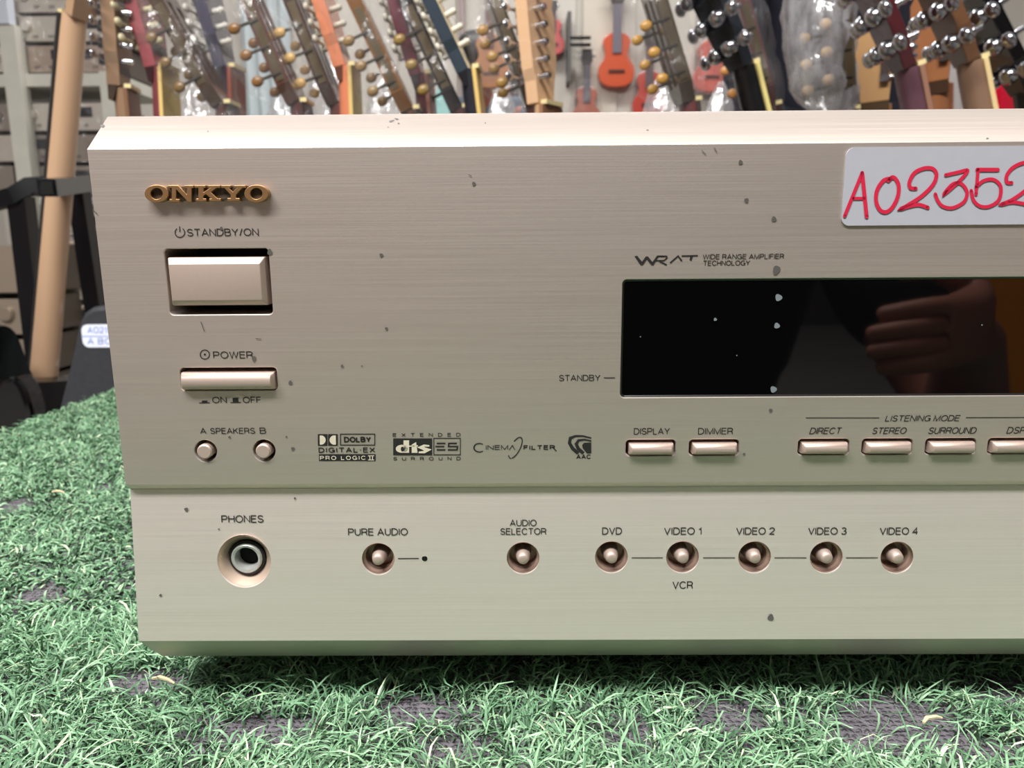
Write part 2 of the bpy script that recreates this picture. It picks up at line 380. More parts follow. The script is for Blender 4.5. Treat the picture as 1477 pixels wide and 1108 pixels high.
for t, a, b in (('VIDEO 1', 957.6, 1012.4), ('VIDEO 2', 1061.6, 1117.6), ('VIDEO 3', 1165.4, 1221.4), ('VIDEO 4', 1268.6, 1324.4)): label(t, a, b, 760.6, 771.4)
label('VCR', 969.8, 999.6, 838.4, 849.4)
PF = px_face()
def poly_px(mb, pts, f=PF): mb.add([f(*p) for p in pts], [tuple(range(len(pts)))])
def line_px(mb, x0, y0, x1, y1, w): ribbon(mb, [(x0, y0), (x1, y1)], w, PF)
mb = MB()
for a, b in ((911, 956), (1014, 1060), (1117, 1163), (1220, 1266)): line_px(mb, a, 804.6, b, 804.6, 1.1)
line_px(mb, 574, 805.6, 604, 805.4, 1.3); rp(mb, 'printed_guide_line', INK, panelL, None, fix=False); mb = MB(); line_px(mb, 871, 545, 887, 545, 1.2)
line_px(mb, 1162, 602.8, 1268, 602.8, 1.1); line_px(mb, 1393, 602.4, 1560, 602, 1.1)
rp(mb, 'printed_guide_line', INK, panel, None, fix=False)
# power symbols
mb = MB(); ribbon(mb, [(259.6+6.9*math.sin(R(a)), 335.4-6.9*math.cos(R(a))) for a in range(35, 326, 10)], 1.3, PF); line_px(mb, 259.2, 326.6, 259.6, 334.6, 1.4)
rp(mb, 'standby_symbol', INK, panel, None, fix=False)
mb = MB(); ribbon(mb, [(295.6+6.6*math.cos(R(a)), 511.4+6.6*math.sin(R(a))) for a in range(0, 361, 12)], 1.3, PF)
poly_px(mb, [(295.6+1.6*math.cos(R(a)), 511.4+1.6*math.sin(R(a))) for a in range(0, 360, 40)])
rp(mb, 'power_symbol', INK, panel, None, fix=False)
mb = MB(); line_px(mb, 287.6, 581.2, 302.6, 580.9, 1.3); poly_px(mb, [(291.6, 581), (299.6, 581), (299, 577.8), (291.2, 577.9)])
line_px(mb, 332.6, 580.7, 347.6, 580.5, 1.3); poly_px(mb, [(336, 580.6), (344, 580.5), (343.4, 573.8), (335.6, 574)])
rp(mb, 'on_off_symbol', INK, panel, None, fix=False)
# logo 1: double D box, digital ex, pro logic II
mb = MB()
def rect_px(mb, x0, x1, y0, y1, f=PF): poly_px(mb, [(x0, y1), (x1, y1), (x1, y0), (x0, y0)], f)
def frame_px(mb, x0, x1, y0, y1, w): ribbon(mb, [(x0, y0), (x1, y0), (x1, y1), (x0, y1), (x0, y0)], w, PF)
rect_px(mb, 458.6, 472.4, 626.2, 643); rect_px(mb, 473.4, 487.2, 626.2, 643)
frame_px(mb, 491.2, 540.6, 626.2, 642, 1.3); rect_px(mb, 460.2, 541.8, 655.2, 665)
lg = rp(mb, 'surround_logo', INK, panel, None, fix=False)
PF2 = px_face(.00022)
mb = MB(); poly_px(mb, [(461.4, 628)]+[(463+7*math.cos(R(a)), 634.6+6.8*math.sin(R(a))) for a in range(-80, 81, 10)]+[(461.6, 641.2)], PF2)
poly_px(mb, [(484.6, 628)]+[(482.6-7*math.cos(R(a)), 634.6+6.8*math.sin(R(a))) for a in range(-80, 81, 10)]+[(484.8, 641.2)], PF2)
rp(mb, 'logo_cutout', INKF, lg, None, fix=False)
label('DOLBY', 496.4, 535.2, 629.8, 638.4, .25, gap=.28, name='logo_text', parent=lg); label('DIGITAL.EX', 459.8, 541, 645.2, 653.2, .2, gap=.34, name='logo_text', parent=lg)
label('PRO LOGIC', 462, 527.6, 657.2, 663.4, .17, gap=.42, space=.6, name='logo_text', m=INKF, parent=lg, lift=.00022)
label('I', 532.4, 535, 657.2, 663.4, .2, name='logo_text', m=INKF, parent=lg, lift=.00022); label('I', 536.2, 538.8, 657.2, 663.4, .2, name='logo_text', m=INKF, parent=lg, lift=.00022)
mb = MB(); ribbon(mb, [(531, 657.3), (540, 657.3)], 1, PF2); ribbon(mb, [(531, 663.3), (540, 663.3)], 1, PF2); rp(mb, 'logo_text', INKF, lg, None, fix=False)
# logo 2: dts ES
mb = MB(); rect_px(mb, 567.2, 623.4, 632.4, 656.8); frame_px(mb, 625.8, 664, 632.2, 656, 1.2)
for a, b, y in ((630, 642.5, 639.6), (628, 641, 644.2), (630, 642.5, 649)): ribbon(mb, [(a, y), (b, y)], 2.2, PF)
ribbon(mb, [(659, 639.6), (647.4, 639.6), (647, 644.2), (660, 644.2), (659.2, 649), (645.8, 649)], 2.2, PF)
lg = rp(mb, 'extended_surround_logo', INK, panel, None, fix=False)
mb = MB()
poly_px(mb, [(571+8.8+8.8*math.cos(R(a)), 647.2+5.8*math.sin(R(a))) for a in range(0, 360, 15)], PF2)         # d bowl
rect_px(mb, 582.2, 590.2, 635, 653, PF2); poly_px(mb, [(594, 641.2), (600.4, 637.4), (602.4, 653), (594, 653)], PF2); ribbon(mb, [(590, 643.4), (603, 643)], 1.8, PF2)
ribbon(mb, [(619.4, 643), (612, 642.6), (607, 645), (617, 648.8), (612, 652), (604, 652.4)], [2.2, 3.2, 4.6, 5.2, 3.6, 2.2], PF2)
rp(mb, 'logo_letter', INKF, lg, None, fix=False)
PF3 = px_face(.0003); mb = MB(); poly_px(mb, [(580.6+2.4*math.cos(R(a)), 647.4+3.4*math.sin(R(a))) for a in range(0, 360, 30)], PF3); rp(mb, 'logo_letter', INK, lg, None, fix=False)
label('EXTENDED', 566.6, 664.4, 624.4, 630.2, .17, gap=1.05, name='logo_text', parent=lg); label('SURROUND', 567.4, 664.6, 658.8, 664.4, .17, gap=1.05, name='logo_text', parent=lg)
# logo 3: Cinema Filter
mb = MB(); ribbon(mb, [(699-7.4+8*math.cos(R(a)), 645.8+6.2*math.sin(R(a))) for a in range(-50, -311, -10)], [1.1+.9*math.sin(math.pi*i/26) for i in range(27)], PF)
def tilt(a): 
    u, v = 16.8*math.cos(a), 6.6*math.sin(a); th = R(-62); return (743.4+u*math.cos(th)-v*math.sin(th), 646+u*math.sin(th)+v*math.cos(th))
ribbon(mb, [tilt(R(a)) for a in range(-65, 166, 8)], 1.5, PF); ribbon(mb, [tilt(R(a)) for a in range(165, 216, 8)], 1.4, PF)
lg = rp(mb, 'film_logo', INK, panel, None, fix=False)
label('INEM', 700.6, 733, 642, 649, .15, name='logo_text', parent=lg)
mb = MB(); ribbon(mb, [(734.6, 648.8), (739, 642.6), (742.6, 648.8)], 1.2, PF); ribbon(mb, [(797.4, 645.4), (802.6, 650.8)], 1.5, PF); rp(mb, 'logo_text', INK, lg, None, fix=False)
label('FILTER', 755, 800.6, 642, 649, .22, gap=.3, name='logo_text', parent=lg)
# logo 4: AAC arcs
mb = MB()
ribbon(mb, [(834, 654), (826, 647), (821.4, 639), (822.6, 632), (830, 629), (841, 629), (852.8, 632)], [5, 5, 4.6, 4.4, 3, 2.4, 2], PF)
ribbon(mb, [(841.4, 654), (834, 647), (831, 640.4), (834.6, 635.2), (843, 634.2), (852.8, 636.2)], [5, 4.8, 4.4, 3.4, 2.6, 2.2], PF)
poly_px(mb, [(852.8, 654), (852.8, 638.4), (843, 638.6), (839.6, 641.6), (840.4, 646.4), (846.4, 654)])
lg = rp(mb, 'codec_logo', INK, panel, None, fix=False); label('AAC', 831, 852.6, 655.6, 662.2, .2, gap=.26, name='logo_text', parent=lg)
# WRAT logo
mb = MB()
poly_px(mb, [(915, 369.6), (919, 369), (926, 377.6), (931.4, 370), (934.6, 370), (941, 378), (947.6, 368.8), (960, 368.8), (958, 370.8), (949.6, 370.8), (942.4, 382.6), (939.6, 382.6), (933, 374.4), (927, 382.6), (923.8, 382.6)][::-1])
ribbon(mb, [(948, 369.6), (961.4, 369.6), (962, 372), (958, 375.8), (945.4, 376.2)], 1.9, PF); ribbon(mb, [(951, 377), (961.6, 382.2)], 2.4, PF)
ribbon(mb, [(966.4, 379.4), (978, 369.4), (983.4, 376.6)], 2.2, PF); ribbon(mb, [(983, 369.4), (1006.4, 368.8)], 2, PF); ribbon(mb, [(997.6, 369), (996, 375.6)], 3.6, PF)
rp(mb, 'amplifier_logo', INK, panel, None, fix=False)
# surface marks
mb = MB(); mg = MB()
def spot(mbx, x, y, r, asp=1., ang=0, f=PF2):
    k = random.random()*6
    pts = []
    for i in range(14):
        a = 2*math.pi*i/14; rr = r*(1+.12*math.sin(3*a+k)); u, v = rr*math.cos(a), rr*asp*math.sin(a)
        pts.append((x+u*math.cos(ang)-v*math.sin(ang), y+u*math.sin(ang)+v*math.cos(ang)))
    mbx.add([f(*p) for p in pts], [tuple(range(len(pts)))])
for s in [(683.5, 265, 2.6), (1068, 234, 3), (1076.5, 289, 3.2), (1116, 316, 3.6), (1119.6, 389.5, 5, 1.35, .4), (550, 368, 2.6), (389.3, 363.6, 3.4, 1.3), (366.6, 517.5, 3, 1.3), (419, 552, 2.8), (557.5, 474, 2.2), (493.6, 528, 2), (522, 528, 1.1),
          (422.6, 647.3, 2.6), (331.4, 630.6, 1.8), (413.4, 630, 1.3), (425.6, 718.6, 1.6), (269, 734.6, 2.8), (232, 858.4, 2), (316, 763, 1.2), (1111.4, 592, 2.6), (1111.4, 890.6, 4.4, 1.15), (319.6, 329.6, 2.4), (1073, 655, 1.8)]: spot(mb, *s)
for a in ((134, 302, 141, 309), (369, 488.4, 377, 489), (676, 252, 680, 254), (1012, 217, 1018, 223), (1030, 213, 1034, 220), (290, 464, 295, 478)): ribbon(mb, [a[:2], a[2:]], 1.0, PF2)
rp(mb, 'corrosion_spotting', mat('corrosion', (78, 74, 70), .7), panel, None, fix=False)
def dface(px, py):
    s = S(px, py); return (s.x, s.y+.0002, s.z)
for s in [(1123.4, 429.4, 5), (1121, 470, 4.1), (1032, 461, 2.3), (1116, 562, 4.6), (924, 486, .8), (1063, 513, .9), (1417, 469, 1.1)]:
    mg = MB(); spot(mg, *s, f=dface); rp(mg, 'dust_spot', mat('display_dust', (112, 120, 124), .6), disp, None, fix=False)
mb = MB()      # chips on the top bevel
def top_f(px, py):
    d = ray(px, py); a = Vector((0, 0, ZT)); nrm = Vector((0, -(.6858-ZT), .0129)).normalized(); t = (a-CAM).dot(nrm)/d.dot(nrm); p = CAM+d*t+nrm*.00015; return tuple(p)
for s in [(148, 182, 3.2, .6), (565, 175, 4, .3, -.3), (572, 172, 3, .3, .2), (575, 178.6, 1.6, .4), (934, 188, 1.6, .4), (1424, 200, 2, .4), (560, 184, 1, .5), (700, 178, .9), (300, 190, .8)]:
    mb = MB(); spot(mb, *s, f=top_f); rp(mb, 'bevel_chip', mat('chip_grey', (110, 104, 104), .6), panel, None, fix=False)
# brand badge : thick slab-serif letters
def badge_map(px, py): s = S(px, py); return s
mb = MB(); md = MB()
def solid(mbx, pts, y0, y1, holes=None):
    q = [S(*p) for p in pts]; mbx.prism([(p.x, p.z) for p in q], lambda x, z: (x, face_y(z, 0)-y1, z), lambda x, z: (x, face_y(z, 0)-y0, z))
def ringO(mbx, cx, cy, rx, ry, ix, iy, y0, y1, n=36):
    vs = []
    for rr, h in (((rx, ry), y0), ((rx, ry), y1), ((ix, iy), y1), ((ix, iy), y0)):
        for k in range(n):
            s = S(cx+rr[0]*math.cos(2*math.pi*k/n), cy+rr[1]*math.sin(2*math.pi*k/n)); vs.append((s.x, s.y-h, s.z))
    fs = [(j*n+k, j*n+(k+1) % n, ((j+1) % 4)*n+(k+1) % n, ((j+1) % 4)*n+k) for j in range(4) for k in range(n)]
    mbx.add(vs, fs)
Y0, Y1 = .0, .0022
for cx in (231, 373.4): ringO(mb, cx, 280, 17.3, 12.6, 8.6, 8, Y0, Y1)
# N
solid(mb, [(247, 268), (262, 268), (274, 281), (274, 272.2), (270, 272.2), (270, 268), (284, 268), (284, 272.2), (281, 272.2), (281, 292), (276, 292), (259, 274), (259, 287.6), (264, 287.6), (264, 292), (249, 292), (249, 287.6), (252.6, 287.6), (252.6, 272.2), (247, 272.2)], Y0, Y1)
# K
solid(mb, [(285, 268), (301, 268), (301, 272), (298, 272), (298, 278), (307, 272), (304, 272), (304, 268), (322, 268), (322, 272), (316.6, 272), (308.6, 278), (318, 286.8), (323, 286.8), (323, 291), (306, 291), (306, 287), (308.6, 287), (301.4, 281), (298, 283), (298, 287), (302, 287), (302, 291.2), (287, 291.2), (287, 287), (290.6, 287), (290.6, 272), (285, 272)], Y0, Y1)
# Y
solid(mb, [(323, 268), (337, 268), (337, 272), (334.4, 272), (340, 277.4), (345, 272), (342, 272), (342, 268), (358, 268), (358, 272), (353.4, 272), (344.6, 281.6), (344.6, 286.4), (350, 286.4), (350, 290.6), (332, 290.6), (332, 286.4), (336.6, 286.4), (336.6, 281.6), (327.6, 272), (323, 272)], Y0, Y1)
bd = rp(mb, 'brand_badge', GOLD, bevel=.00015)
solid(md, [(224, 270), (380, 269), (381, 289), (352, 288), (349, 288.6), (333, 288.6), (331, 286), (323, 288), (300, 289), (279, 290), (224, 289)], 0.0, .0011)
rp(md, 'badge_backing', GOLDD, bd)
# price sticker
sx0 = S(1216.5, 268).x; zs1 = S(1300, 212.2).z; zs0 = S(1300, 325).z
st = MB().prism(rrect(sx0, sx0+.098, zs0, zs1, .0022), lambda x, z: (x, face_y(z, 0)-.0005, z), lambda x, z: (x, face_y(z, 0)-.00005, z))
stk = rp(st, 'price_sticker', mat('sticker_paper', (166, 166, 175), .6, ns=300, na=.04)); tag(stk, 'white paper sticker with red handwriting')
def hw(a, b):
    s = S(1177+a/4.923, 200+b/4.923); return (s.x, s.y-.0007, s.z)
mb = MB()
def smooth_pts(p, k=6):
    o = []
    for i in range(len(p)-1):
        p0, p1, p2, p3 = p[max(i-1, 0)], p[i], p[i+1], p[min(i+2, len(p)-1)]
        for j in range(k):
            t = j/k; o.append(tuple(.5*(2*b+(c-a)*t+(2*a-5*b+4*c-d)*t*t+(3*b-a-3*c+d)*t**3) for a, b, c, d in zip(p0, p1, p2, p3)))
    return o+[p[-1]]
def pen(p, w=27, sm=True):
    q = smooth_pts(p) if sm else p; ribbon(mb, q, w, hw)
    for e in (q[0], q[-1]): mb.add([hw(e[0]+w*.5*math.cos(R(a)), e[1]+w*.5*math.sin(R(a))) for a in range(0, 360, 36)], [tuple(range(10))])
pen([(196, 550), (320, 245)], 25, False); pen([(320, 245), (352, 555)], 28, False); pen([(255, 425), (335, 425)], 22, False)
pen([(505, 300), (540, 275), (575, 320), (575, 400), (540, 480), (495, 520), (450, 510), (420, 450), (425, 370), (470, 300), (520, 285)], 28)
pen([(700, 355), (662, 350), (655, 310), (690, 245), (760, 212), (820, 215), (846, 258), (820, 330), (740, 410), (640, 475), (592, 500), (650, 482), (720, 470), (785, 490)])
pen([(912, 260), (1000, 240), (1066, 228), (1010, 300), (900, 395), (960, 325), (1020, 320), (1062, 380), (1040, 450), (960, 492), (890, 480), (855, 440), (838, 395)], 25)
pen([(1280, 222), (1135, 222)], 28, False); pen([(1140, 225), (1134, 300), (1126, 395)], 24); pen([(1126, 345), (1180, 300), (1250, 292), (1300, 340), (1290, 430), (1230, 478), (1160, 482), (1110, 440), (1092, 370)], 25)
pen([(1378, 315), (1345, 310), (1345, 260), (1390, 205), (1470, 172), (1540, 190), (1555, 250), (1500, 345), (1390, 430), (1305, 468), (1380, 452), (1470, 465), (1540, 490)], 26)
rp(mb, 'handwriting', mat('red_marker', (196, 28, 62), .5), stk, None, fix=False)
# ------------------------------------------------------------------ table and turf
ZTF = .4985
TX0, TX1, TY0, TY1 = -.416, .95, -.34, .625
tb = thing('display_table', 'low table carrying the green turf mat and the receiver', 'table', (.3, .13, 0))
MB().box((TX0+.004, TY0+.004, ZTF-.035), (TX1-.004, TY1-.004, ZTF-.0065)).build('tabletop', mat('table_wood', (92, 80, 68), .6, ns=30), tb, off=tb.location, bevel=.002)
for x in (TX0+.03, TX1-.07):
    for y in (TY0+.03, TY1-.07):
        MB().box((x, y, 0), (x+.04, y+.04, ZTF-.035)).build('leg', mat('table_leg', (60, 60, 62), .5), tb, off=tb.location, bevel=.002)
turf = thing('turf_mat', 'mint green artificial turf mat under the receiver, worn through in patches', 'artificial turf', (.3, .13, ZTF))
bkm = mat('turf_backing', (104, 99, 105), .8, ns=180, na=.45)
nt = bkm.node_tree; tc = nt.nodes.new('ShaderNodeTexCoord'); wv = []
for ax in ('X', 'Y'):
    q = nt.nodes.new('ShaderNodeTexWave'); q.bands_direction = ax; q.inputs['Scale'].default_value = 130; q.inputs['Distortion'].default_value = 5; q.inputs['Detail Scale'].default_value = 3; nt.links.new(tc.outputs['Object'], q.inputs['Vector']); wv.append(q)
mm = nt.nodes.new('ShaderNodeMath'); mm.operation = 'MULTIPLY'; nt.links.new(wv[0].outputs['Fac'], mm.inputs[0]); nt.links.new(wv[1].outputs['Fac'], mm.inputs[1])
bp = nt.nodes.new('ShaderNodeBump'); bp.inputs['Strength'].default_value = 1; bp.inputs['Distance'].default_value = .0015; nt.links.new(mm.outputs[0], bp.inputs['Height']); nt.links.new(bp.outputs['Normal'], nt.nodes['Principled BSDF'].inputs['Normal'])
MB().box((TX0, TY0, ZTF-.006), (TX1, TY1, ZTF)).build('turf_backing', bkm, turf, off=turf.location)
BARE = [(P(px, py, 0), a, b) for px, py, a, b in []]
def on_turf(px, py):
    d = ray(px, py); t = (ZTF-CAM.z)/d.z; return CAM+d*t
bare = [(on_turf(px, py), rx, ry) for px, py, rx, ry in [(205, 990, .012, .005), (600, 1030, .013, .006), (375, 1062, .012, .0055), (1290, 1045, .016, .009), (1052, 1042, .010, .006), (645, 1090, .009, .005), (1235, 1075, .010, .006), (990, 990, .008, .004), (720, 985, .011, .004), (1440, 1000, .012, .006), (905, 1075, .008, .004), (1395, 1085, .012, .005), (25, 730, .009, .008), (150, 705, .006, .006), (60, 860, .01, .006)]]
def blades(n, x0, x1, y0, y1, ln, wd, hgt, keep=.0):
    x = rng.uniform(x0, x1, n); y = rng.uniform(y0, y1, n)
    ok = np.ones(n, bool)
    for c, rx, ry in bare:
        q = ((x-c.x)/rx/1.3)**2+((y-c.y)/ry/1.35)**2; ok &= (q > 1+rng.normal(0, .3, n)) | (rng.random(n) < .04)
    ok &= ~((x > XL+.02) & (y > .06) & (y < .4))
    ok &= ~((abs(x-(XL+.05)) < .023) & (abs(y-.085) < .023))
    # tufts: pull the roots towards a grid so they read as clumps
    x = x[ok]; y = y[ok]; n = len(x); g = .0075
    gx = (np.floor(x/g)+.5)*g; gy = (np.floor(y/g)+.5)*g
    x = gx+(x-gx)*.62; y = gy+(y-gy)*.62
    az = rng.uniform(0, 2*np.pi, n); sw = np.sin(x*70)+np.cos(y*90+x*30)
    az = np.where(rng.random(n) < .5, az, sw*1.6+rng.normal(0, .7, n))
    L = ln*rng.uniform(.55, 1.25, n); W = wd*rng.uniform(.7, 1.2, n); lean = rng.uniform(.7, 2.6, n); curl = rng.uniform(.3, 1.5, n)
    hs = hgt*rng.uniform(.7, 1.1, n)
    K = 5; pts = np.zeros((n, K, 3)); a = lean*.35; px = x.copy(); py = y.copy(); pz = np.full(n, ZTF); az2 = az.copy(); tw = rng.normal(0, .45, n)
    pts[:, 0] = np.stack([px, py, pz], 1)
    for k in range(1, K):
        s = L/(K-1); px = px+s*np.sin(a)*np.cos(az2); py = py+s*np.sin(a)*np.sin(az2); pz = pz+s*np.cos(a)
        pz = np.where(pz > ZTF+hs, ZTF+hs-(pz-ZTF-hs)*.4, pz); pz = np.maximum(pz, ZTF+.0012)
        pts[:, k] = np.stack([px, py, pz], 1); a = a+curl*.45; az2 = az2+tw
    side = np.stack([-np.sin(az), np.cos(az), rng.normal(0, .35, n)], 1)
    v = np.zeros((n, K*2-1, 3)); ws = [.8, 1, .95, .7]
    for k in range(K-1):
        v[:, 2*k] = pts[:, k]+side*(W*ws[k]*.5)[:, None]; v[:, 2*k+1] = pts[:, k]-side*(W*ws[k]*.5)[:, None]
    v[:, 2*K-2] = pts[:, K-1]
    return v.reshape(-1, 3), n
parts = [blades(25000, -.20, .235, -.075, .062, .0118, .00068, .0074), blades(3200, -.20, .235, -.075, .062, .019, .00065, .0130), blades(76000, TX0, -.085, .03, TY1-.004, .0078, .00098, .0052),
         blades(3000, TX0, -.085, .0, TY1-.004, .012, .0008, .0085), blades(9000, TX0, -.19, -.2, .05, .0105, .0011, .0075), blades(22000, -.20, .6, -.34, -.07, .014, .0014, .010), blades(9000, .235, .6, -.07, .06, .014, .0014, .010), blades(4000, .32, .95, .06, TY1, .016, .0022, .010)]
V = np.concatenate([p[0] for p in parts]); n = sum(p[1] for p in parts); K = 9
base = (np.arange(n)*K)[:, None]
quads = np.concatenate([base+np.array([[0, 1, 3, 2]]), base+np.array([[2, 3, 5, 4]]), base+np.array([[4, 5, 7, 6]])]); tris = base+np.array([[6, 7, 8]])
me = bpy.data.meshes.new('grass_blades'); me.vertices.add(len(V)); me.vertices.foreach_set('co', (V-np.array(turf.location)).astype(np.float32).ravel())
nl = quads.size+tris.size; me.loops.add(nl); me.loops.foreach_set('vertex_index', np.concatenate([quads.ravel(), tris.ravel()]).astype(np.int32))
me.polygons.add(len(quads)+len(tris)); me.polygons.foreach_set('loop_start', np.concatenate([np.arange(len(quads))*4, quads.size+np.arange(len(tris))*3]).astype(np.int32))
me.update(calc_edges=True); me.validate()
ca = me.color_attributes.new('Col', 'FLOAT_COLOR', 'POINT')
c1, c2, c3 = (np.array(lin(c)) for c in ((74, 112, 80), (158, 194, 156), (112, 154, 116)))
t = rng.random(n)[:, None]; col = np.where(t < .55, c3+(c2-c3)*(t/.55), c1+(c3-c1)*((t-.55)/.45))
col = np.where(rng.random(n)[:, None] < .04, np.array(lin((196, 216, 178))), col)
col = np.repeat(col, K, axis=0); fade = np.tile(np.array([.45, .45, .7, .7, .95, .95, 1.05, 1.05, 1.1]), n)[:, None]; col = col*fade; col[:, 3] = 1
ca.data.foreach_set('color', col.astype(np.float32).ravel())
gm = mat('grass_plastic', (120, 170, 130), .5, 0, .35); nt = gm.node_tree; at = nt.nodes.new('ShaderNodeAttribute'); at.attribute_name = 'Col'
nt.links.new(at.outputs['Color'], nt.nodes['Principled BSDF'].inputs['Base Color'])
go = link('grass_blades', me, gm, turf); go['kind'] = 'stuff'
STRAW = mat('straw', (214, 196, 158), .7, ns=400, na=.2)
for px, py, a, ln, lab in [(240, 1018, -.15, .0085, 'dry straw scrap on the turf below the left corner of the receiver'), (87, 732, .15, .007, 'short pale straw scrap on the turf left of the receiver'), (1340, 1078, .5, .008, 'dry straw scrap on the turf near the bottom right')]:
    c = on_turf(px, py); c.z += .0095; 
    mb = MB().tube([(-ln/2, 0, 0), (-ln*.2, .0006, .0004), (ln*.2, 0, .0002), (ln/2, -.0006, -.0006)], [.0004, .0007, .0006, .0003], 6, Matrix.Rotation(a, 4, 'Z'))
    tag(mb.build('straw_scrap', STRAW, loc=c), lab, 'straw')
# ------------------------------------------------------------------ room shell
def struct(name, mb, m, smooth=None): return tag(mb.build(name, m, smooth=smooth), kind='structure')
WY = 3.9
struct('floor', MB().box((-3.6, -4.2, -.05), (4.2, WY+.1, 0)), mat('floor_concrete', (128, 124, 120), .6, ns=3, na=.15))
mb = MB(); xs = np.arange(-3.6, 4.2, .05); pr = []
for i, x in enumerate(xs): pr += [(x, WY if (i % 4) in (0, 1) else WY+.02)]
pts = []
for i, x in enumerate(xs):
    o = .0 if (i//3) % 2 else .018; pts += [(x, WY+o), (x+.046, WY+o)]
k = len(pts); mb.add([(x, y, 0) for x, y in pts]+[(x, y, 3.0) for x, y in pts], [(i, i+1, k+i+1, k+i) for i in range(k-1)])
struct('wall_back', mb, mat('wall_sheet', (206, 200, 190), .55, ns=2.5, na=.08))
struct('wall_left', MB().box((-3.65, -4.2, 0), (-3.6, WY+.1, 3.0)), mat('wall_pale', (120, 100, 94), .7, ns=2))
# pale blue-white panel on the wall behind the left guitars
a = P(345, 0, WY-.03); b = P(425, 165, WY-.03); mb = MB(); pts = []
for i in range(13): 
    x = a.x+(b.x-a.x)*i/12; pts.append((x, WY-.03-(.012 if i % 3 == 1 else 0)))
k = len(pts); mb.add([(x, y, .6) for x, y in pts]+[(x, y, 2.6) for x, y in pts], [(i, i+1, k+i+1, k+i) for i in range(k-1)])
tag(mb.build('trim_1', mat('panel_blue_white', (196, 208, 210), .45), smooth=None), kind='structure')
a = P(843, 100, WY-.1); mb = MB().box((a.x, WY-.012, 0), (a.x+.17, WY, 3.0)); tag(mb.build('trim_2', mat('post_beige', (212, 202, 188), .6, ns=3, na=.06)), kind='structure')
for px, w, lab in ((667, .03, 'left of the two grey conduits running up the back wall'), (703, .022, 'right of the two grey conduits running up the back wall')):
    a = P(px, 60, WY-.03); tag(MB().tube([(a.x, WY-.02, 0.), (a.x, WY-.02, 3.0)], w/2, 10).build('wall_conduit', mat('conduit_'+str(px), (128, 122, 128) if px > 690 else (168, 150, 150), .5)), lab, 'conduit', 'wall conduits')
a0, a1 = P(822, 55, WY-.12), P(852, 55, WY-.12)
rk = thing('wall_bracket', 'black double-bar bracket fixed to the back wall beside the beige post', 'bracket', (a0.x, WY-.12, a0.z))
for py in (55, 65):
    q = P(822, py, WY-.12); MB().box((a0.x, WY-.13, q.z-.006), (a1.x, WY-.11, q.z+.006)).build('bar', BLK, rk, off=rk.location)
MB().box((a0.x-.012, WY-.13, a0.z-.2), (a0.x+.006, WY, a0.z+.12)).build('bracket_plate', mat('bracket_grey', (90, 88, 86), .4, .5), rk, off=rk.location)
# ------------------------------------------------------------------ guitars
def fig8(L, wu, ww, wl, n=44):
    """half-width profile of a guitar body, z 0..L; returns closed outline (y,z)"""
    key = [(0, 0), (.015, .42*wl), (.05, .68*wl), (.12, .9*wl), (.26, wl), (.4, .93*wl), (.52, .8*ww+.2*wl), (.62, ww), (.72, .6*ww+.4*wu), (.82, wu), (.91, .88*wu), (.97, .58*wu), (1, .2*wu)]
    h = smooth_pts(key, 4); rt = [(w/2*1, z*L) for z, w in h]
    return [(y, z) for y, z in rt]+[(-y, z) for y, z in reversed(rt[1:])]
def strat(L):
    k = [(0, .0), (.10, .015), (.155, .08), (.15, .16), (.115, .22), (.14, .29), (.15, .35), (.135, .40), (.10, .395), (.06, .33), (.03, .32), (-.03, .32), (-.06, .33), (-.10, .42), (-.14, .44), (-.155, .39), (-.14, .30), (-.115, .22), (-.155, .15), (-.16, .07), (-.10, .012)]
    q = smooth_pts(k+[k[0]], 4)[:-1]; return [(y, z*L/.44) for y, z in q]
def M_of(name, col, **kw): return mat('%s_%d_%d_%d' % ((name,)+tuple(col)), col, **kw)
GROUP = 'guitars lined up behind the turf table'
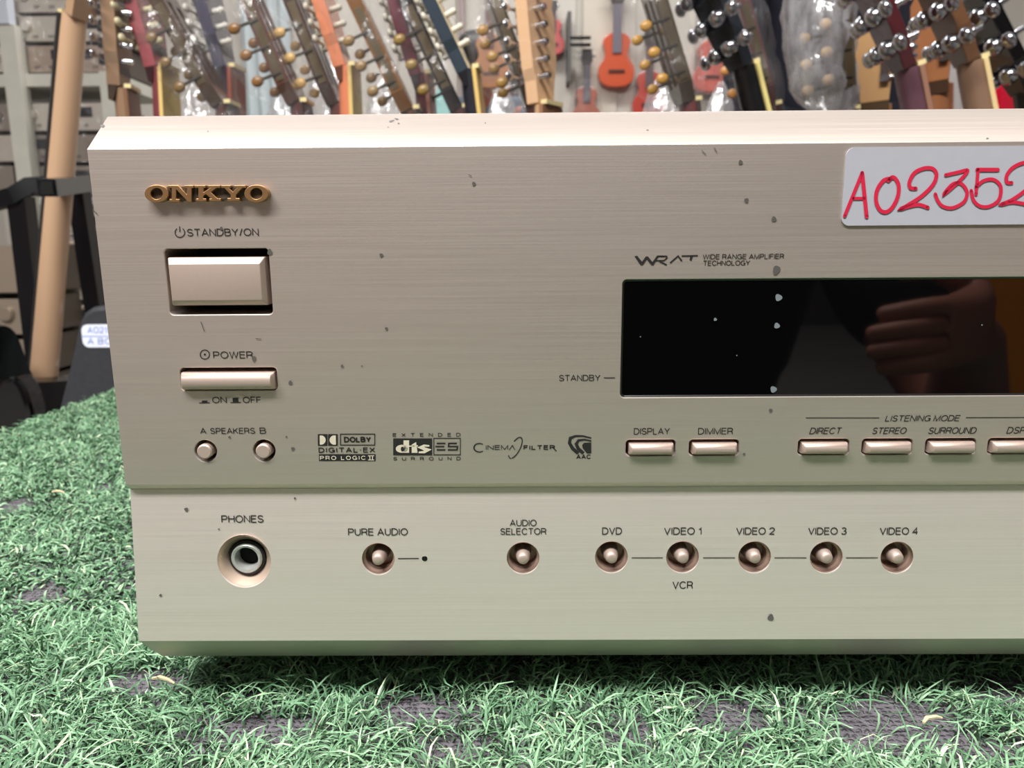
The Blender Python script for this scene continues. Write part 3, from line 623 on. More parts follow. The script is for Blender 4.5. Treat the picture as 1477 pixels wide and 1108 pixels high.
def guitar(kind, nut, sn, sh, Y, head, neck, fb, hw_, label_, wrap=0, sgn=1, yaw=0, body=None, knob=None, scale=1., tissue=None, hlen=None, flip=1, face=None, elec=None, vol=True, blen=None, boff=0.):
    N = P(nut[0], nut[1], Y); dv = P(nut[0]+sn*100, nut[1]+100, Y)-N; dv.y = 0; za = (-dv).normalized()
    hv = P(nut[0]-sh*100, nut[1]-100, Y)-N; hv.y = 0; ha = hv.normalized()
    xa = Vector((za.z, 0, -za.x))*sgn; ya = za.cross(xa)
    Mr = Matrix((xa, ya, za)).transposed().to_4x4(); Mr = Mr@Matrix.Rotation(R(yaw), 4, 'Z')
    Ln = N.z/za.z; base = N-za*Ln
    root = thing('electric_guitar' if (kind == 'inline' if elec is None else elec) else 'acoustic_guitar', label_, 'guitar', group=GROUP, mtx=Matrix.Translation(base)@Mr)
    th = abs(math.atan2(za.x, za.z)); el = root.name.startswith('electric')
    t = .034 if el else .042; z0 = t*math.tan(th)+.002
    bm_ = M_of('guitar_body', body or head, rough=.2, coat=.4)
    bl = (Ln-z0)*.5 if not el else (blen or min(.42, (Ln-z0)*.46))
    out = strat(bl) if el else fig8(bl, .28, .235, .37)
    MB().prism([(y, z+z0) for y, z in out], lambda y, z: (-t-.002-boff, y, z), lambda y, z: (-.004-boff, y, z)).build('body', bm_, root, smooth=40)
    zt_ = z0+bl-.02-(.25 if boff else 0); nm = M_of('neck_wood', neck, rough=.28, coat=.3)
    mb = MB(); rows = []; K = 9
    for z, w, d in ((zt_-.0, .056, .03), (zt_+.05, .055, .024), (Ln-.03, .046, .021), (Ln-.002, .044, .020)):
        rows.append([(-d*math.sin(math.pi*i/(K-1))*1. if True else 0, -w/2*math.cos(math.pi*i/(K-1)), z) for i in range(K)])
    vs = [p for r in rows for p in r]; fs = [(r*K+i, r*K+i+1, (r+1)*K+i+1, (r+1)*K+i) for r in range(3) for i in range(K-1)]+[(r*K+K-1, r*K, (r+1)*K, (r+1)*K+K-1) for r in range(3)]+[tuple(range(K)), tuple(range(4*K-1, 3*K-1, -1))]
    mb.add(vs, fs).build('neck', nm, root, smooth=50)
    MB().box((0, -.0275, zt_-.06), (.006, .0275, Ln-.003)).build('fretboard', M_of('fretboard', fb, rough=.4), root, bevel=.0008)
    MB().box((0.0005, -.0225, Ln-.0028), (.010, .0225, Ln+.003)).build('nut', M_of('nut', (232, 215, 160), rough=.35), root)
    # headstock frame: z up the head, x front
    hl = Matrix.Translation((0, 0, Ln))@Matrix.Rotation(-math.acos(max(-1, min(1, za.dot(ha))))*(1 if za.cross(ha).y*sgn < 0 else -1), 4, 'Y')
    hm = M_of('headstock', head, rough=.25, coat=.35)
    hwm = CHROME if hw_ == 'chrome' else (M_of('peg', hw_, rough=.3) if hw_ else CHROME)
    def part(mb, nm_, m, par=root, sm=40, bev=0):
        mb.v = [tuple(hl@Vector(v)) for v in mb.v]; return mb.build(nm_, m, par, sm, bevel=bev)
    if kind == 'classical':
        H = (hlen or .185)*scale; w = .036
        mb = MB(); mb.box((-.020, -w, .026), (0, -w+.013, H-.03)); mb.box((-.020, w-.013, .026), (0, w, H-.03)); mb.box((-.020, -.008, .026), (0, .008, H-.03))
        mb.prism([(-.023, 0), (.023, 0), (w, .026), (-w, .026)], lambda y, z: (-.020, y, z), lambda y, z: (0, y, z))
        mb.prism([(-w, H-.03), (w, H-.03), (w, H-.008), (.015, H-.004), (0, H+.006), (-.015, H-.004), (-w, H-.008)], lambda y, z: (-.020, y, z), lambda y, z: (0, y, z))
        h = part(mb, 'headstock', hm)
        for s in (-1, 1):
            part(MB().box((-.016, s*w-.0012, .030), (-.004, s*w+.0012, H-.035)), 'tuner_plate', M_of('plate_metal', (120, 105, 80), rough=.3, metal=.8))
            for k in range(3):
                z = .040+k*.0375*scale
                mb = MB().tube([(-.006, s*(w+.001), z), (-.033, s*(w+.004), z)], .0022, 8); mb.tube([(-.010, s*(w-.013), z), (-.010, s*.008, z)], .0045, 8)
                tn = part(mb, 'tuner', M_of('tuner_shaft', (70, 62, 52), rough=.4, metal=.6))
                part(MB().ell((-.041, s*(w+.004), z), (.009, .005, .0075)), 'tuner_button', M_of('tuner_button', knob or (190, 140, 60), rough=.3), tn, 60)
    elif kind == 'inline':
        H = (hlen or .185)*scale
        o = [(-.021, 0), (-.024, .03), (-.030, .045), (-.036, H*.55), (-.040, H*.86), (-.030, H*.98), (-.005, H), (.022, H*.96), (.034, H*.84), (.028, H*.72), (.034, H*.66), (.034, .06), (.026, .03), (.021, 0)]
        o = [(y*flip, z) for y, z in o]
        h = part(MB().prism(o, lambda y, z: (-.024, y, z), lambda y, z: (-.005, y, z)), 'headstock', hm, bev=.001)
        if face: part(MB().prism([(y*.99, z*.995+.0003) for y, z in o], lambda y, z: (-.0055, y, z), lambda y, z: (-.0042, y, z)), 'headstock_face', M_of('face', face, rough=.3))
        if vol: part(MB().prism([(-.015, -.02), (-.004, .02), (-.005, .035), (-.024, .035), (-.022, -.02)], lambda x, z: (x, -.021, z), lambda x, z: (x, .021, z)), 'shaded_volute', M_of('shaded_volute', tuple(int(c*.45) for c in neck), rough=.3))  # shade below the headstock painted in as a darkened neck tone
        for k in range(6):
            z = .035+k*(H-.07)/5.2; y = (-.014-.004*k/5)*flip
            mb = MB().tube([(-.006, y, z), (.012, y, z)], [.0045, .0038], 10); mb.tube([(.006, y, z), (.009, y, z)], .0052, 10); mb.box((-.034, y-.006, z-.007), (-.023, y+.007, z+.007))
            tn = part(mb, 'tuner', hwm)
            yb = -.040*flip
            part(MB().tube([(-.029, y, z), (-.029, yb-.006*flip, z)], .0022, 8).ell((-.029, yb-.013*flip, z), (.004, .0085, .0065)), 'tuner_button', hwm, tn, 60)
    else:      # three a side
        H = (hlen or .175)*scale
        o = [(-.021, 0), (-.026, .02), (-.034, .045), (-.040, H*.9), (-.030, H), (0, H*.965), (.030, H), (.040, H*.9), (.034, .045), (.026, .02), (.021, 0)]
        h = part(MB().prism(o, lambda y, z: (-.016, y, z), lambda y, z: (0, y, z)), 'headstock', hm, bev=.001)
        for s in (-1, 1):
            for k in range(3):
                z = .032+k*.042*scale; y = s*(.022+.003*k)
                mb = MB().tube([(0, y, z), (.014, y, z)], [.004, .0035], 10); mb.ell((-.024, y, z), (.011, .014, .0115)); mb.tube([(-.022, y, z), (-.022, s*.054, z)], .0036, 8); mb.tube([(-.004, y, z), (.003, y, z)], .0065, 10)
                tn = part(mb, 'tuner', hwm, sm=60)
                part(MB().ell((-.022, s*.060, z), (.007, .0115, .0105)), 'tuner_button', hwm, tn, 60)
    if wrap:
        mb = MB(); n, m = 22, 26; vs = []; H = (hlen or .19)*scale
        zlo = -.16; zhi = H+.05
        for jj in range(m+1):
            u = jj/m; z = zlo+(zhi-zlo)*u; pin = 1 if u < .85 else max(.25, 1-(u-.85)*5)
            neckin = .62 if z < 0 else min(1, .62+z*9)
            for k in range(n):
                q = 2*math.pi*k/n; r0_ = wrap if wrap < 1.1 else .95; nz = noise.noise(Vector((math.cos(q)*1.4+nut[0]*.13, math.sin(q)*1.4, z*22)))*.35+noise.noise(Vector((math.cos(q)*4+nut[0], math.sin(q)*4, z*60)))*.16
                r = pin*(1+nz)*neckin*r0_
                vs.append(((-.034 if wrap > 1.1 else -.022)*neckin+.048*r*math.cos(q), .056*r*math.sin(q), z))
        mb.add(vs, [(jj*n+k, jj*n+(k+1) % n, (jj+1)*n+(k+1) % n, (jj+1)*n+k) for jj in range(m) for k in range(n)])
        part(mb, 'plastic_wrap', WRAPM if wrap > 1.1 else WRAP, sm=180)
    if tissue:
        H = (hlen or .185)*scale; mb = MB().ell((-.012, 0, H+.006), (.02, .036, .026), n=18, m=12)
        mb.v = [tuple(Vector(v)*(1)+Vector((noise.noise(Vector(v)*90)*.007, noise.noise(Vector(v)*80+Vector((5, 0, 0)))*.007, noise.noise(Vector(v)*85+Vector((0, 9, 0)))*.007))) for v in mb.v]
        part(mb, 'packing_tissue', M_of('tissue', tissue, rough=.6), sm=20)
    return root
W = 'guitar row, '
BR, DK = (74, 54, 40), (52, 44, 38)
IV, CR = (222, 214, 196), (222, 190, 120)
# far left pair
guitar('inline', (106, 22), -.085, -.42, 1.20, (192, 156, 124), (200, 164, 132), (44, 44, 46), 'chrome', 'pale maple electric guitar neck standing left of the receiver, its back turned to us', sgn=-1, yaw=-22, body=(10, 10, 12), vol=False, blen=.56, boff=.018)
guitar('inline', (186, 128), .1, .03, .98, (150, 122, 98), (140, 112, 88), (120, 86, 60), 'chrome', 'tan wooden headstock with chrome tuners, leftmost above the receiver top', yaw=8, body=(36, 28, 22))
guitar('inline', (240, 98), .05, .235, 1.0, (158, 84, 88), (124, 64, 70), CR, (206, 196, 160), 'guitar with a red headstock edge and cream fretboard edge, above the receiver power button', yaw=-4, body=(36, 24, 22))
guitar('classical', (330, 150), .12, .56, .98, BR, (74, 44, 38), (60, 40, 34), None, 'dark slotted headstock in shiny plastic wrap with brown knobs, above the badge', wrap=1.0, knob=(128, 100, 58))
guitar('inline', (338, 98), .03, .25, 1.03, (86, 84, 98), (58, 44, 56), (140, 74, 54), (216, 212, 200), 'guitar with a slate grey headstock edge and silvery pegs, right of the first plastic-wrapped one', yaw=-4)
guitar('classical', (438, 148), .12, .43, .96, (88, 56, 48), (80, 44, 42), (60, 40, 34), None, 'slotted headstock in tightly stretched clear plastic with three brown knobs on its left', wrap=.95, knob=(136, 96, 52), tissue=(214, 170, 176))
guitar('classical', (494, 150), .1, .40, 1.02, (70, 48, 44), (96, 54, 48), (60, 40, 34), None, 'dark slotted headstock with pale amber knobs, just left of the orange neck', knob=(222, 180, 110), wrap=.9, tissue=(206, 150, 156))
guitar('inline', (508, 96), .04, .285, 1.0, (224, 142, 108), (216, 130, 96), CR, (204, 196, 178), 'guitar with a bright orange headstock edge and neck', yaw=-4)
guitar('classical', (598, 158), .12, .47, .98, (122, 80, 38), (84, 48, 36), (60, 40, 34), None, 'brown slotted headstock with small dull knobs in hazy plastic, right of the orange one', wrap=1.0, knob=(146, 118, 74))
guitar('inline', (616, 108), .08, .28, 1.02, (112, 58, 68), (78, 34, 44), (150, 100, 84), IV, 'guitar with a maroon headstock edge and ivory pegs', yaw=-4)
guitar('classical', (668, 156), .1, .46, .98, (44, 38, 36), (70, 30, 32), (60, 40, 34), None, 'near-black slotted headstock between the maroon and the slate blue ones', knob=(150, 122, 66), wrap=.9)
guitar('inline', (684, 100), .12, .46, .96, (58, 68, 78), (40, 42, 50), (224, 190, 112), IV, 'guitar with a slate blue headstock, cream binding and cream fretboard edge', yaw=-6, face=(224, 204, 160))
guitar('classical', (776, 150), .1, .36, .98, (66, 54, 42), (110, 62, 50), (60, 40, 34), None, 'slotted headstock with amber knobs and pink tissue on top, left of the pale maple one', wrap=1.05, knob=(168, 128, 66), tissue=(226, 196, 204))
guitar('inline', (792, 150), .02, .05, .92, (228, 186, 146), (214, 170, 130), (150, 110, 80), 'chrome', 'pale maple headstock with six chrome tuners along its left side', yaw=-34, flip=1, vol=False)
guitar('classical', (998, 146), .1, .30, .98, (74, 62, 48), (96, 40, 38), (60, 40, 34), None, 'slotted headstock in plastic with three yellow knobs, in front of the pink ukulele', wrap=1.0, knob=(196, 146, 62), tissue=(206, 150, 160))
guitar('three', (1076, 95), .25, .47, .94, (40, 44, 50), (16, 16, 18), (232, 216, 138), 'chrome', 'black guitar with a cream fretboard edge and chrome tuners, left of the dark-clad person', yaw=12)
guitar('classical', (1112, 152), .18, .27, 1.06, (86, 54, 50), (70, 42, 40), (60, 40, 34), None, 'reddish brown headstock in plastic with an orange knob, against the dark-clad person', wrap=.95, knob=(228, 160, 88), tissue=(222, 216, 212))
guitar('classical', (1222, 158), -.02, .05, .98, (74, 66, 58), (80, 66, 60), (60, 40, 34), None, 'headstock inside a puffy bag of milky plastic, in front of the dark-clad person', wrap=1.5, knob=(232, 196, 148))
guitar('inline', (1260, 150), .0, -.02, 1.12, (188, 146, 100), (178, 134, 90), (150, 100, 60), 'chrome', 'small natural wood headstock with chrome tuners, right of the milky plastic bag', yaw=70, scale=.75)
guitar('three', (1314, 96), .2, .42, .80, (78, 34, 38), (98, 66, 76), (150, 110, 90), 'chrome', 'large dark maroon headstock with big chrome tuners', yaw=-8, elec=True)
guitar('three', (1404, 86), .2, .42, .82, (110, 76, 52), (140, 110, 90), (234, 206, 150), 'chrome', 'large brown headstock with chrome tuners and a cream-edged neck', yaw=-8)
guitar('inline', (1348, 120), .0, .0, 1.14, (158, 102, 64), (144, 94, 60), (120, 70, 40), (60, 50, 44), 'orange-brown headstock standing behind the gap between the maroon and the brown ones', yaw=60)
guitar('three', (1486, 128), .2, .52, .84, (12, 12, 14), (16, 16, 18), (40, 40, 40), 'chrome', 'black headstock with chrome tuners at the right edge of the picture', yaw=-8, elec=True)
# glossy black guitar lying low at the far left
c = P(-62, 640, 1.02)
gt = thing('electric_guitar', 'glossy black guitar body beside the left edge of the turf table', 'guitar', (c.x, 1.02, 0), GROUP)
out = strat(.47)
MB().prism([(y*.98, z) for y, z in out], lambda y, z: (y, -.025, z+.004), lambda y, z: (y, .022, z+.004)).build('body', BLK, gt, smooth=40, bevel=.012)
MB().box((-.026, .0, .34), (.026, .022, 1.05)).build('neck', mat('neck_black', (30, 28, 28), .3), gt, bevel=.006)
MB().prism([(-.022, 1.05), (-.04, 1.09), (-.04, 1.21), (.03, 1.23), (.034, 1.09), (.022, 1.05)], lambda y, z: (y, .0, z), lambda y, z: (y, .014, z)).build('headstock', BLK, gt)
STEELG = mat('hook_grey', (120, 118, 116), .4, .6)
# hanging ukuleles on the wall
def uke(px, py, wpx, col, lab, Y=WY-.036, tilt=0, fbd=(90, 84, 90), wrap=False, nl=1.):
    a = P(px-wpx/2, py, Y); b = P(px+wpx/2, py, Y); w = (b-a).length; L = w*1.42; c = (a+b)/2
    rt = thing('ukulele', lab, 'ukulele', (c.x, Y, c.z-L*.3), 'small guitars hanging on the back wall'); rt.rotation_euler = (0, tilt, 0)
    MB().prism([(y, z) for y, z in fig8(L, w*.76, w*.62, w)], lambda x, z: (x, -.035, z), lambda x, z: (x, .035, z)).build('body', M_of('uke', col, rough=.25, coat=.5), rt, smooth=40, bevel=.004)
    MB().box((-.024*w/.2, -.044, L*.62), (.024*w/.2, -.036, L*1.5*nl)).build('neck', M_of('ukeneck', fbd, rough=.5), rt)
    MB().prism([(-.028, L*1.5*nl), (-.04, L*1.6*nl), (-.034, L*1.86*nl), (.034, L*1.86*nl), (.04, L*1.6*nl), (.028, L*1.5*nl)], lambda x, z: (x*w/.2, -.045, z), lambda x, z: (x*w/.2, -.03, z)).build('headstock', M_of('ukehead', (70, 64, 62), rough=.3), rt)
    MB().box((-w*.22, -.043, L*.27), (w*.22, -.034, L*.315)).build('bridge', M_of('ukebridge', (84, 44, 34), rough=.4), rt)
    for s in (-1, 1): MB().tube([(s*.036*w/.2, -.038, L*1.7*nl), (s*.06*w/.2, -.038, L*1.7*nl)], .009*w/.2, 8).build('tuner', CHROME, rt)
    MB().box((-.012, -.036, L*1.6*nl), (.012, WY+.016-Y, L*1.66*nl)).build('wall_hook', STEELG, rt)
    if wrap:
        mb = MB(); n, m = 20, 16; vs = []
        for j in range(m+1):
            z = -.02+(L*1.25)*j/m
            for k in range(n):
                q = 2*math.pi*k/n; r = 1+noise.noise(Vector((math.cos(q)*2, math.sin(q)*2+px, z*16)))*.18
                vs.append((w*.56*r*math.cos(q), -.0+.06*r*math.sin(q) if math.sin(q) < 0 else .04*math.sin(q), z))
        mb.add(vs, [(j*n+k, j*n+(k+1) % n, (j+1)*n+(k+1) % n, (j+1)*n+k) for j in range(m) for k in range(n)]).build('plastic_wrap', WRAP, rt, smooth=180)
uke(888, 104, 52, (206, 88, 54), 'bright orange-red small guitar hanging on the back wall beside the beige post', fbd=(112, 106, 116))
uke(934, 152, 46, (190, 74, 62), 'dull red small guitar hanging low, right of the bright orange-red one', fbd=(92, 70, 74), nl=1.)
uke(1024, 112, 50, (206, 104, 92), 'pink-red plastic-wrapped small guitar behind the black tuners', wrap=True, fbd=(190, 110, 100))
uke(742, 172, 44, (168, 76, 54), 'red-brown small guitar hanging low between the person and the maple headstock', fbd=(60, 44, 48))
uke(797, 66, 34, (190, 66, 64), 'red small guitar half hidden behind the maple headstock', fbd=(70, 66, 68), nl=.8)
uke(845, 168, 40, (176, 104, 86), 'faded red small guitar in plastic, low beside the beige post', wrap=True)
# red foil wrapped thing at right
c = P(1446, 132, 1.02); 
def crumple(name, c, r, m, lab, cat, amp=.3, sc=18, tall=None):
    mb = MB().ell((0, 0, 0), r, n=36, m=24)
    mb.v = [tuple(Vector(v)*(1+amp*noise.noise(Vector(v)*sc)+amp*.5*noise.noise(Vector(v)*sc*3))) for v in mb.v]
    return tag(mb.build(name, m, smooth=25, loc=c), lab, cat)
def bagged(px, py, Y, w, lab, m):
    top = P(px, py, Y); mb = MB(); n, k = 30, 26; vs = []
    for j in range(k+1):
        u = j/k; z = top.z*u; s = (1-.15*u) if u < .9 else (.87*max(.02, (1-u)/.1)**.5)
        for i in range(n):
            q = 2*math.pi*i/n; v = Vector((math.cos(q)*2, math.sin(q)*2+px, z*9)); r = s*(1+.22*noise.noise(v)+.1*noise.noise(v*3)); vs.append((w*r*math.cos(q), w*.7*r*math.sin(q), z))
    mb.add(vs, [(j*n+i, j*n+(i+1) % n, (j+1)*n+(i+1) % n, (j+1)*n+i) for j in range(k) for i in range(n)]+[tuple(range(n-1, -1, -1))])
    tag(mb.build('wrapped_bundle', m, smooth=25, loc=(top.x, Y, 0)), lab, 'bundle')
bagged(1442, 70, 1.16, .042, 'shiny crimson wrapped bundle behind the black headstock at the right edge', mat('red_foil', (206, 12, 48), .22, .2, coat=.6))
bagged(1424, 18, 1.34, .026, 'tall faded red bundle between the brown headstock and the crimson one', mat('faded_red', (186, 96, 88), .45))
bagged(640, 108, 1.3, .03, 'turquoise cloth bundle between the dark headstocks', mat('teal_cloth', (150, 196, 192), .7))
bagged(286, 110, 1.35, .05, 'milky plastic bundle behind the dark headstock above the badge', WRAPH)
bagged(412, 112, 1.3, .05, 'milky plastic bundle behind the stretched plastic headstock', WRAPH)
bagged(560, 100, 1.32, .055, 'milky plastic bundle behind the brown headstock', WRAPH)
bagged(470, 70, 1.36, .05, 'milky plastic bundle behind the orange headstock', WRAPH)
bagged(724, 118, 1.3, .04, 'milky plastic bundle below the amber knobs', WRAPH)
bagged(960, 100, 1.3, .05, 'milky plastic bundle behind the yellow knobs', WRAPH)
bagged(1040, 118, 1.3, .04, 'milky plastic bundle below the pink ukulele', WRAPH)
bagged(1398, 10, 1.5, .05, 'pale plastic bundle behind the brown headstock', WRAPH)
# ------------------------------------------------------------------ stand, case
def wp(px, py, Y): return P(px, py, Y)
STM = mat('stand_black', (20, 22, 26), .25, .2, .6)
a = wp(68, 271, 1.06); b = wp(150, 262, 1.5)
sd = thing('guitar_stand', 'black square-tube metal stand left of the receiver', 'stand', (a.x, 1.1, 0))
def sqtube(pts, w, hollow=False): return MB().tube(pts, w*.7071, 4)
o = Vector(sd.location)
sqtube([a, b, P(176, 260, 1.62)], .028).build('cross_bar', STM, sd, off=o, smooth=20)
mb = MB(); 
for q in ((-.0105, .0105),): mb.box((-.0105, -.0012, -.0105), (.0105, 0, .0105))
mb.v = [tuple(Vector(v)+a) for v in mb.v]; d_ = (b-a).normalized()
mb.v = [tuple(Vector(v)-d_*.002) for v in mb.v]; mb.build('tube_opening', mat('tube_inside', (3, 3, 3), .9), sd, off=o)
l0 = wp(-40, 300, 1.25); l1 = wp(22, 283, 1.25); l2 = wp(40, 270, 1.26); l3 = wp(95, 266, 1.30)
MB().tube([l0, l1, l2, l3], .021, 4).build('side_bar', STM, sd, off=o, smooth=20)
def floorpost(top, px, py, Y):
    q = P(px, py, Y); t = top.z/(top.z-q.z); return [top, top+(q-top)*t]
MB().tube(floorpost(wp(30, 284, 1.26), 62, 560, 1.26), .024, 4).build('upright', STM, sd, off=o, smooth=20)
MB().tube(floorpost(wp(112, 266, 1.3), 138, 440, 1.3), .022, 4).build('upright', STM, sd, off=o, smooth=20)
# dark case with label
c0 = P(150, 520, .74)
cs = thing('instrument_case', 'dark grey round-shouldered case with a white label, standing behind the turf beside the receiver', 'case', (c0.x, .74, 0))
ztop = P(150, 440, .74).z; pl = P(118, 460, .74).x-c0.x; pb = P(92, 560, .74).x-c0.x
zz = lambda py: P(140, py, .74).z
pxx = lambda px, py: P(px, py, .74).x-c0.x
out = [(pxx(60, 640), .0), (pxx(84, 590), zz(590)), (pxx(104, 510), zz(510)), (pxx(112, 470), zz(470)), (pxx(120, 452), zz(452)), (pxx(133, 443), zz(443)), (pxx(160, 440), zz(440)), (pxx(186, 440), zz(441)), (pxx(196, 470), zz(452)), (pxx(200, 500), zz(500)), (pxx(200, 500), 0)]
MB().prism(out, lambda x, z: (x, 0, z), lambda x, z: (x, .07, z)).build('case_body', mat('case_cloth', (46, 48, 52), .55, ns=120, na=.25, bump=.2), cs, bevel=.008)
cl = MB().prism(rrect(pxx(119, 485), pxx(119, 485)+.05, zz(501), zz(468), .008), lambda x, z: (x, -.0012, z), lambda x, z: (x, .0005, z)).build('paper_label', mat('label_paper', (226, 230, 244), .6), cs); tag(cl, 'white paper label with blue writing')
mb = MB()
def lf(px, py): p = P(px, py, .739); return (p.x-c0.x, -.0016, p.z)
ribbon(mb, [(118, 485), (170, 485)], 1.2, lf)
for y in (476, 492):
    st_, W_ = text_strokes('AO215' if y == 476 else 'A BO', .25)
    for s in st_: ribbon(mb, [(127+aa/W_*34, y+4-bb*8) for aa, bb in s], 1.4, lf)
mb.build('label_writing', mat('blue_pen', (150, 170, 220), .6), cl, fix=False, smooth=None)
# ------------------------------------------------------------------ rack and stacked audio components at left
SIL, CHP, GRY = (206, 198, 186), (176, 158, 144), (150, 140, 130)
def component(px0, px1, py0, py1, Y, col, lab, yaw=0, style=0, depth=.3, film=False, group='audio components stacked at the left'):
    a = P(px0, (py0+py1)/2, Y); b = P(px1, (py0+py1)/2, Y); zt1 = P((px0+px1)/2, py0, Y).z; zb1 = P((px0+px1)/2, py1, Y).z
    w = b.x-a.x; h = zt1-zb1-.004
    rt = thing('audio_component', lab, 'audio component', (a.x, Y, zb1), group); rt.rotation_euler = (0, 0, yaw)
    MB().box((0, .012, .004), (w, depth, h)).build('casing', M_of('casing', tuple(int(c*.55) for c in col), rough=.5, metal=.3), rt)
    MB().box((0, 0, .006), (w, .012, h)).build('front_plate', M_of('plate', col, rough=.4, metal=.35), rt, bevel=.002)
    dw = [(.3, .62), (.35, .75), (.08, .3), (.55, .85)][style % 4]
    MB().box((w*dw[0], -.002, h*.52), (w*dw[1], .0, h*.86)).build('display', M_of('lcd', (40, 42, 46), rough=.2), rt)
    kx = [(.1, .016), (.86, .02), (.8, .014), (.14, .018)][style % 4]
    MB().lathe([(kx[1]*1.1, 0), (kx[1], .014), (kx[1]*.9, .016)], 20, Matrix.Translation((w*kx[0], 0, h*.62))@MY, True, True).build('knob', M_of('knobm', tuple(min(255, c+14) for c in col), rough=.3, metal=.6), rt)
    for k in range(5):
        x = w*(.18+.14*k); MB().box((x, -.003, h*.2), (x+w*.05, 0, h*.3)).build('button', M_of('btnm', tuple(int(c*.7) for c in col), rough=.4), rt)
    if film:
        mb = MB(); n, m = 26, 8; vs = []
        for j in range(m+1):
            for i in range(n+1):
                x = -.01+(w+.02)*i/n; z = .0+(h+.006)*j/m; vs.append((x, -.022+noise.noise(Vector((x*30+px0, z*40+py0, 1)))*.012, z))
        mb.add(vs, [(j*(n+1)+i, j*(n+1)+i+1, (j+1)*(n+1)+i+1, (j+1)*(n+1)+i) for j in range(m) for i in range(n)]).build('plastic_film', WRAP, rt, smooth=180, fix=False)
    return rt
YR = 2.62
rows_ = [(20, 176, -24, 20, SIL, 'silver component, topmost in view on the rack', 0), (17, 178, 21, 62, SIL, 'silver component with a dark display, second in view on the rack', 3), (22, 172, 64, 107, CHP, 'champagne component resting on the pale rack beam', 1),
         (30, 152, 147, 191, SIL, 'silver component in plastic, just under the pale rack beam', 3), (36, 158, 193, 236, GRY, 'grey component, second one under the rack beam', 2), (42, 160, 238, 284, GRY, 'grey component, third one under the rack beam', 1)]
for x0_, x1_, y0_, y1_, col_, lab_, st_ in rows_: component(x0_, x1_, y0_, y1_, YR, col_, lab_, style=st_, film=True)
RK = mat('rack_paint', (206, 204, 192), .5, ns=20, na=.08)
rk = thing('storage_rack', 'off-white slotted metal rack holding the audio components', 'rack', (P(60, 200, YR).x, YR, 0)); o = Vector(rk.location)
def vpost(px, py, w, Y, top): 
    q = P(px, py, Y); return MB().box((q.x, Y-.03, 0), (q.x+w, Y+.02, top))
vpost(17, 140, .055, YR-.03, P(5, 42, YR).z).build('post', RK, rk, off=o); vpost(152, 140, .06, YR-.03, P(150, 108, YR).z).build('post', RK, rk, off=o)
vpost(-130, 140, .055, YR-.03, P(5, 42, YR).z).build('post', RK, rk, off=o)
xA, xB = P(-130, 118, YR).x, P(152, 118, YR).x+.06
for py0, py1 in ((108.5, 127), (285, 296), (420, 432)):
    z1_, z0_ = P(90, py0, YR).z, P(90, py1, YR).z
    MB().box((xA, YR-.028, z0_), (xB, YR+.34, z1_)).build('shelf_beam', RK, rk, off=o, bevel=.002)
for y0_, y1_, col_, lab_, st_ in [(66, 107, SIL, 'silver component at the left picture edge on the rack beam', 1), (20, 64, CHP, 'champagne component at the left picture edge, higher on the rack', 2), (150, 192, GRY, 'grey component at the left picture edge under the rack beam', 1), (194, 236, SIL, 'pale component at the left picture edge, second under the beam', 3), (238, 284, GRY, 'dull component at the left picture edge, third under the beam', 0)]:
    component(-125, 12+.04*y0_*.9, y0_, y1_, YR, col_, lab_, style=st_, film=True)
# champagne stack nearer at the left edge
ys = [(352, 426), (430, 486), (489, 545), (548, 606), (609, 690)]
for i, (y0_, y1_) in enumerate(ys):
    component(-150, 34+4*i, y0_, y1_, 1.95, (160, 146, 130), ['topmost', 'second', 'third', 'fourth', 'lowest'][i]+' brown-gold component of the stack behind the glossy black guitar', style=i, depth=.32, group='brown-gold stack at the left edge')
q = P(-150, 690, 1.95); tag(MB().box((q.x-.02, 1.95, 0), (q.x+.46, 2.3, max(.03, q.z))).build('stack_plinth', mat('plinth', (80, 74, 68), .7)), 'low plinth under the brown-gold stack', 'plinth')
for i, (y0_, y1_) in enumerate([(304, 342), (346, 386), (390, 436), (440, 484), (488, 530), (534, 580), (584, 640)]):
    component(70+i*1.5, 190+i*1.5, y0_, y1_, 2.2, CHP if i % 2 else (196, 186, 174), ['topmost', 'second', 'third', 'fourth', 'fifth', 'sixth', 'lowest'][i]+' component of the angled stack right of the maple neck', style=i+1, yaw=R(22), depth=.28, group='angled stack beside the maple neck')
q = P(80, 640, 2.2); tag(MB().box((0, 0, 0), (.4, .28, max(.03, q.z))).build('stack_plinth', mat('plinth', (80, 74, 68), .7), loc=(q.x, 2.2, 0)), 'low plinth under the angled stack', 'plinth').rotation_euler = (0, 0, R(22))
a = P(0, 0, 2.3); b = P(13, 48, 2.3); tag(MB().box((a.x-.2, YR-.07, P(5, 42, YR).z), (P(11, 20, YR-.07).x, YR-.03, a.z+.1)).build('white_box', mat('white_card', (206, 210, 222), .7)), 'white box at the top left picture corner', 'box')
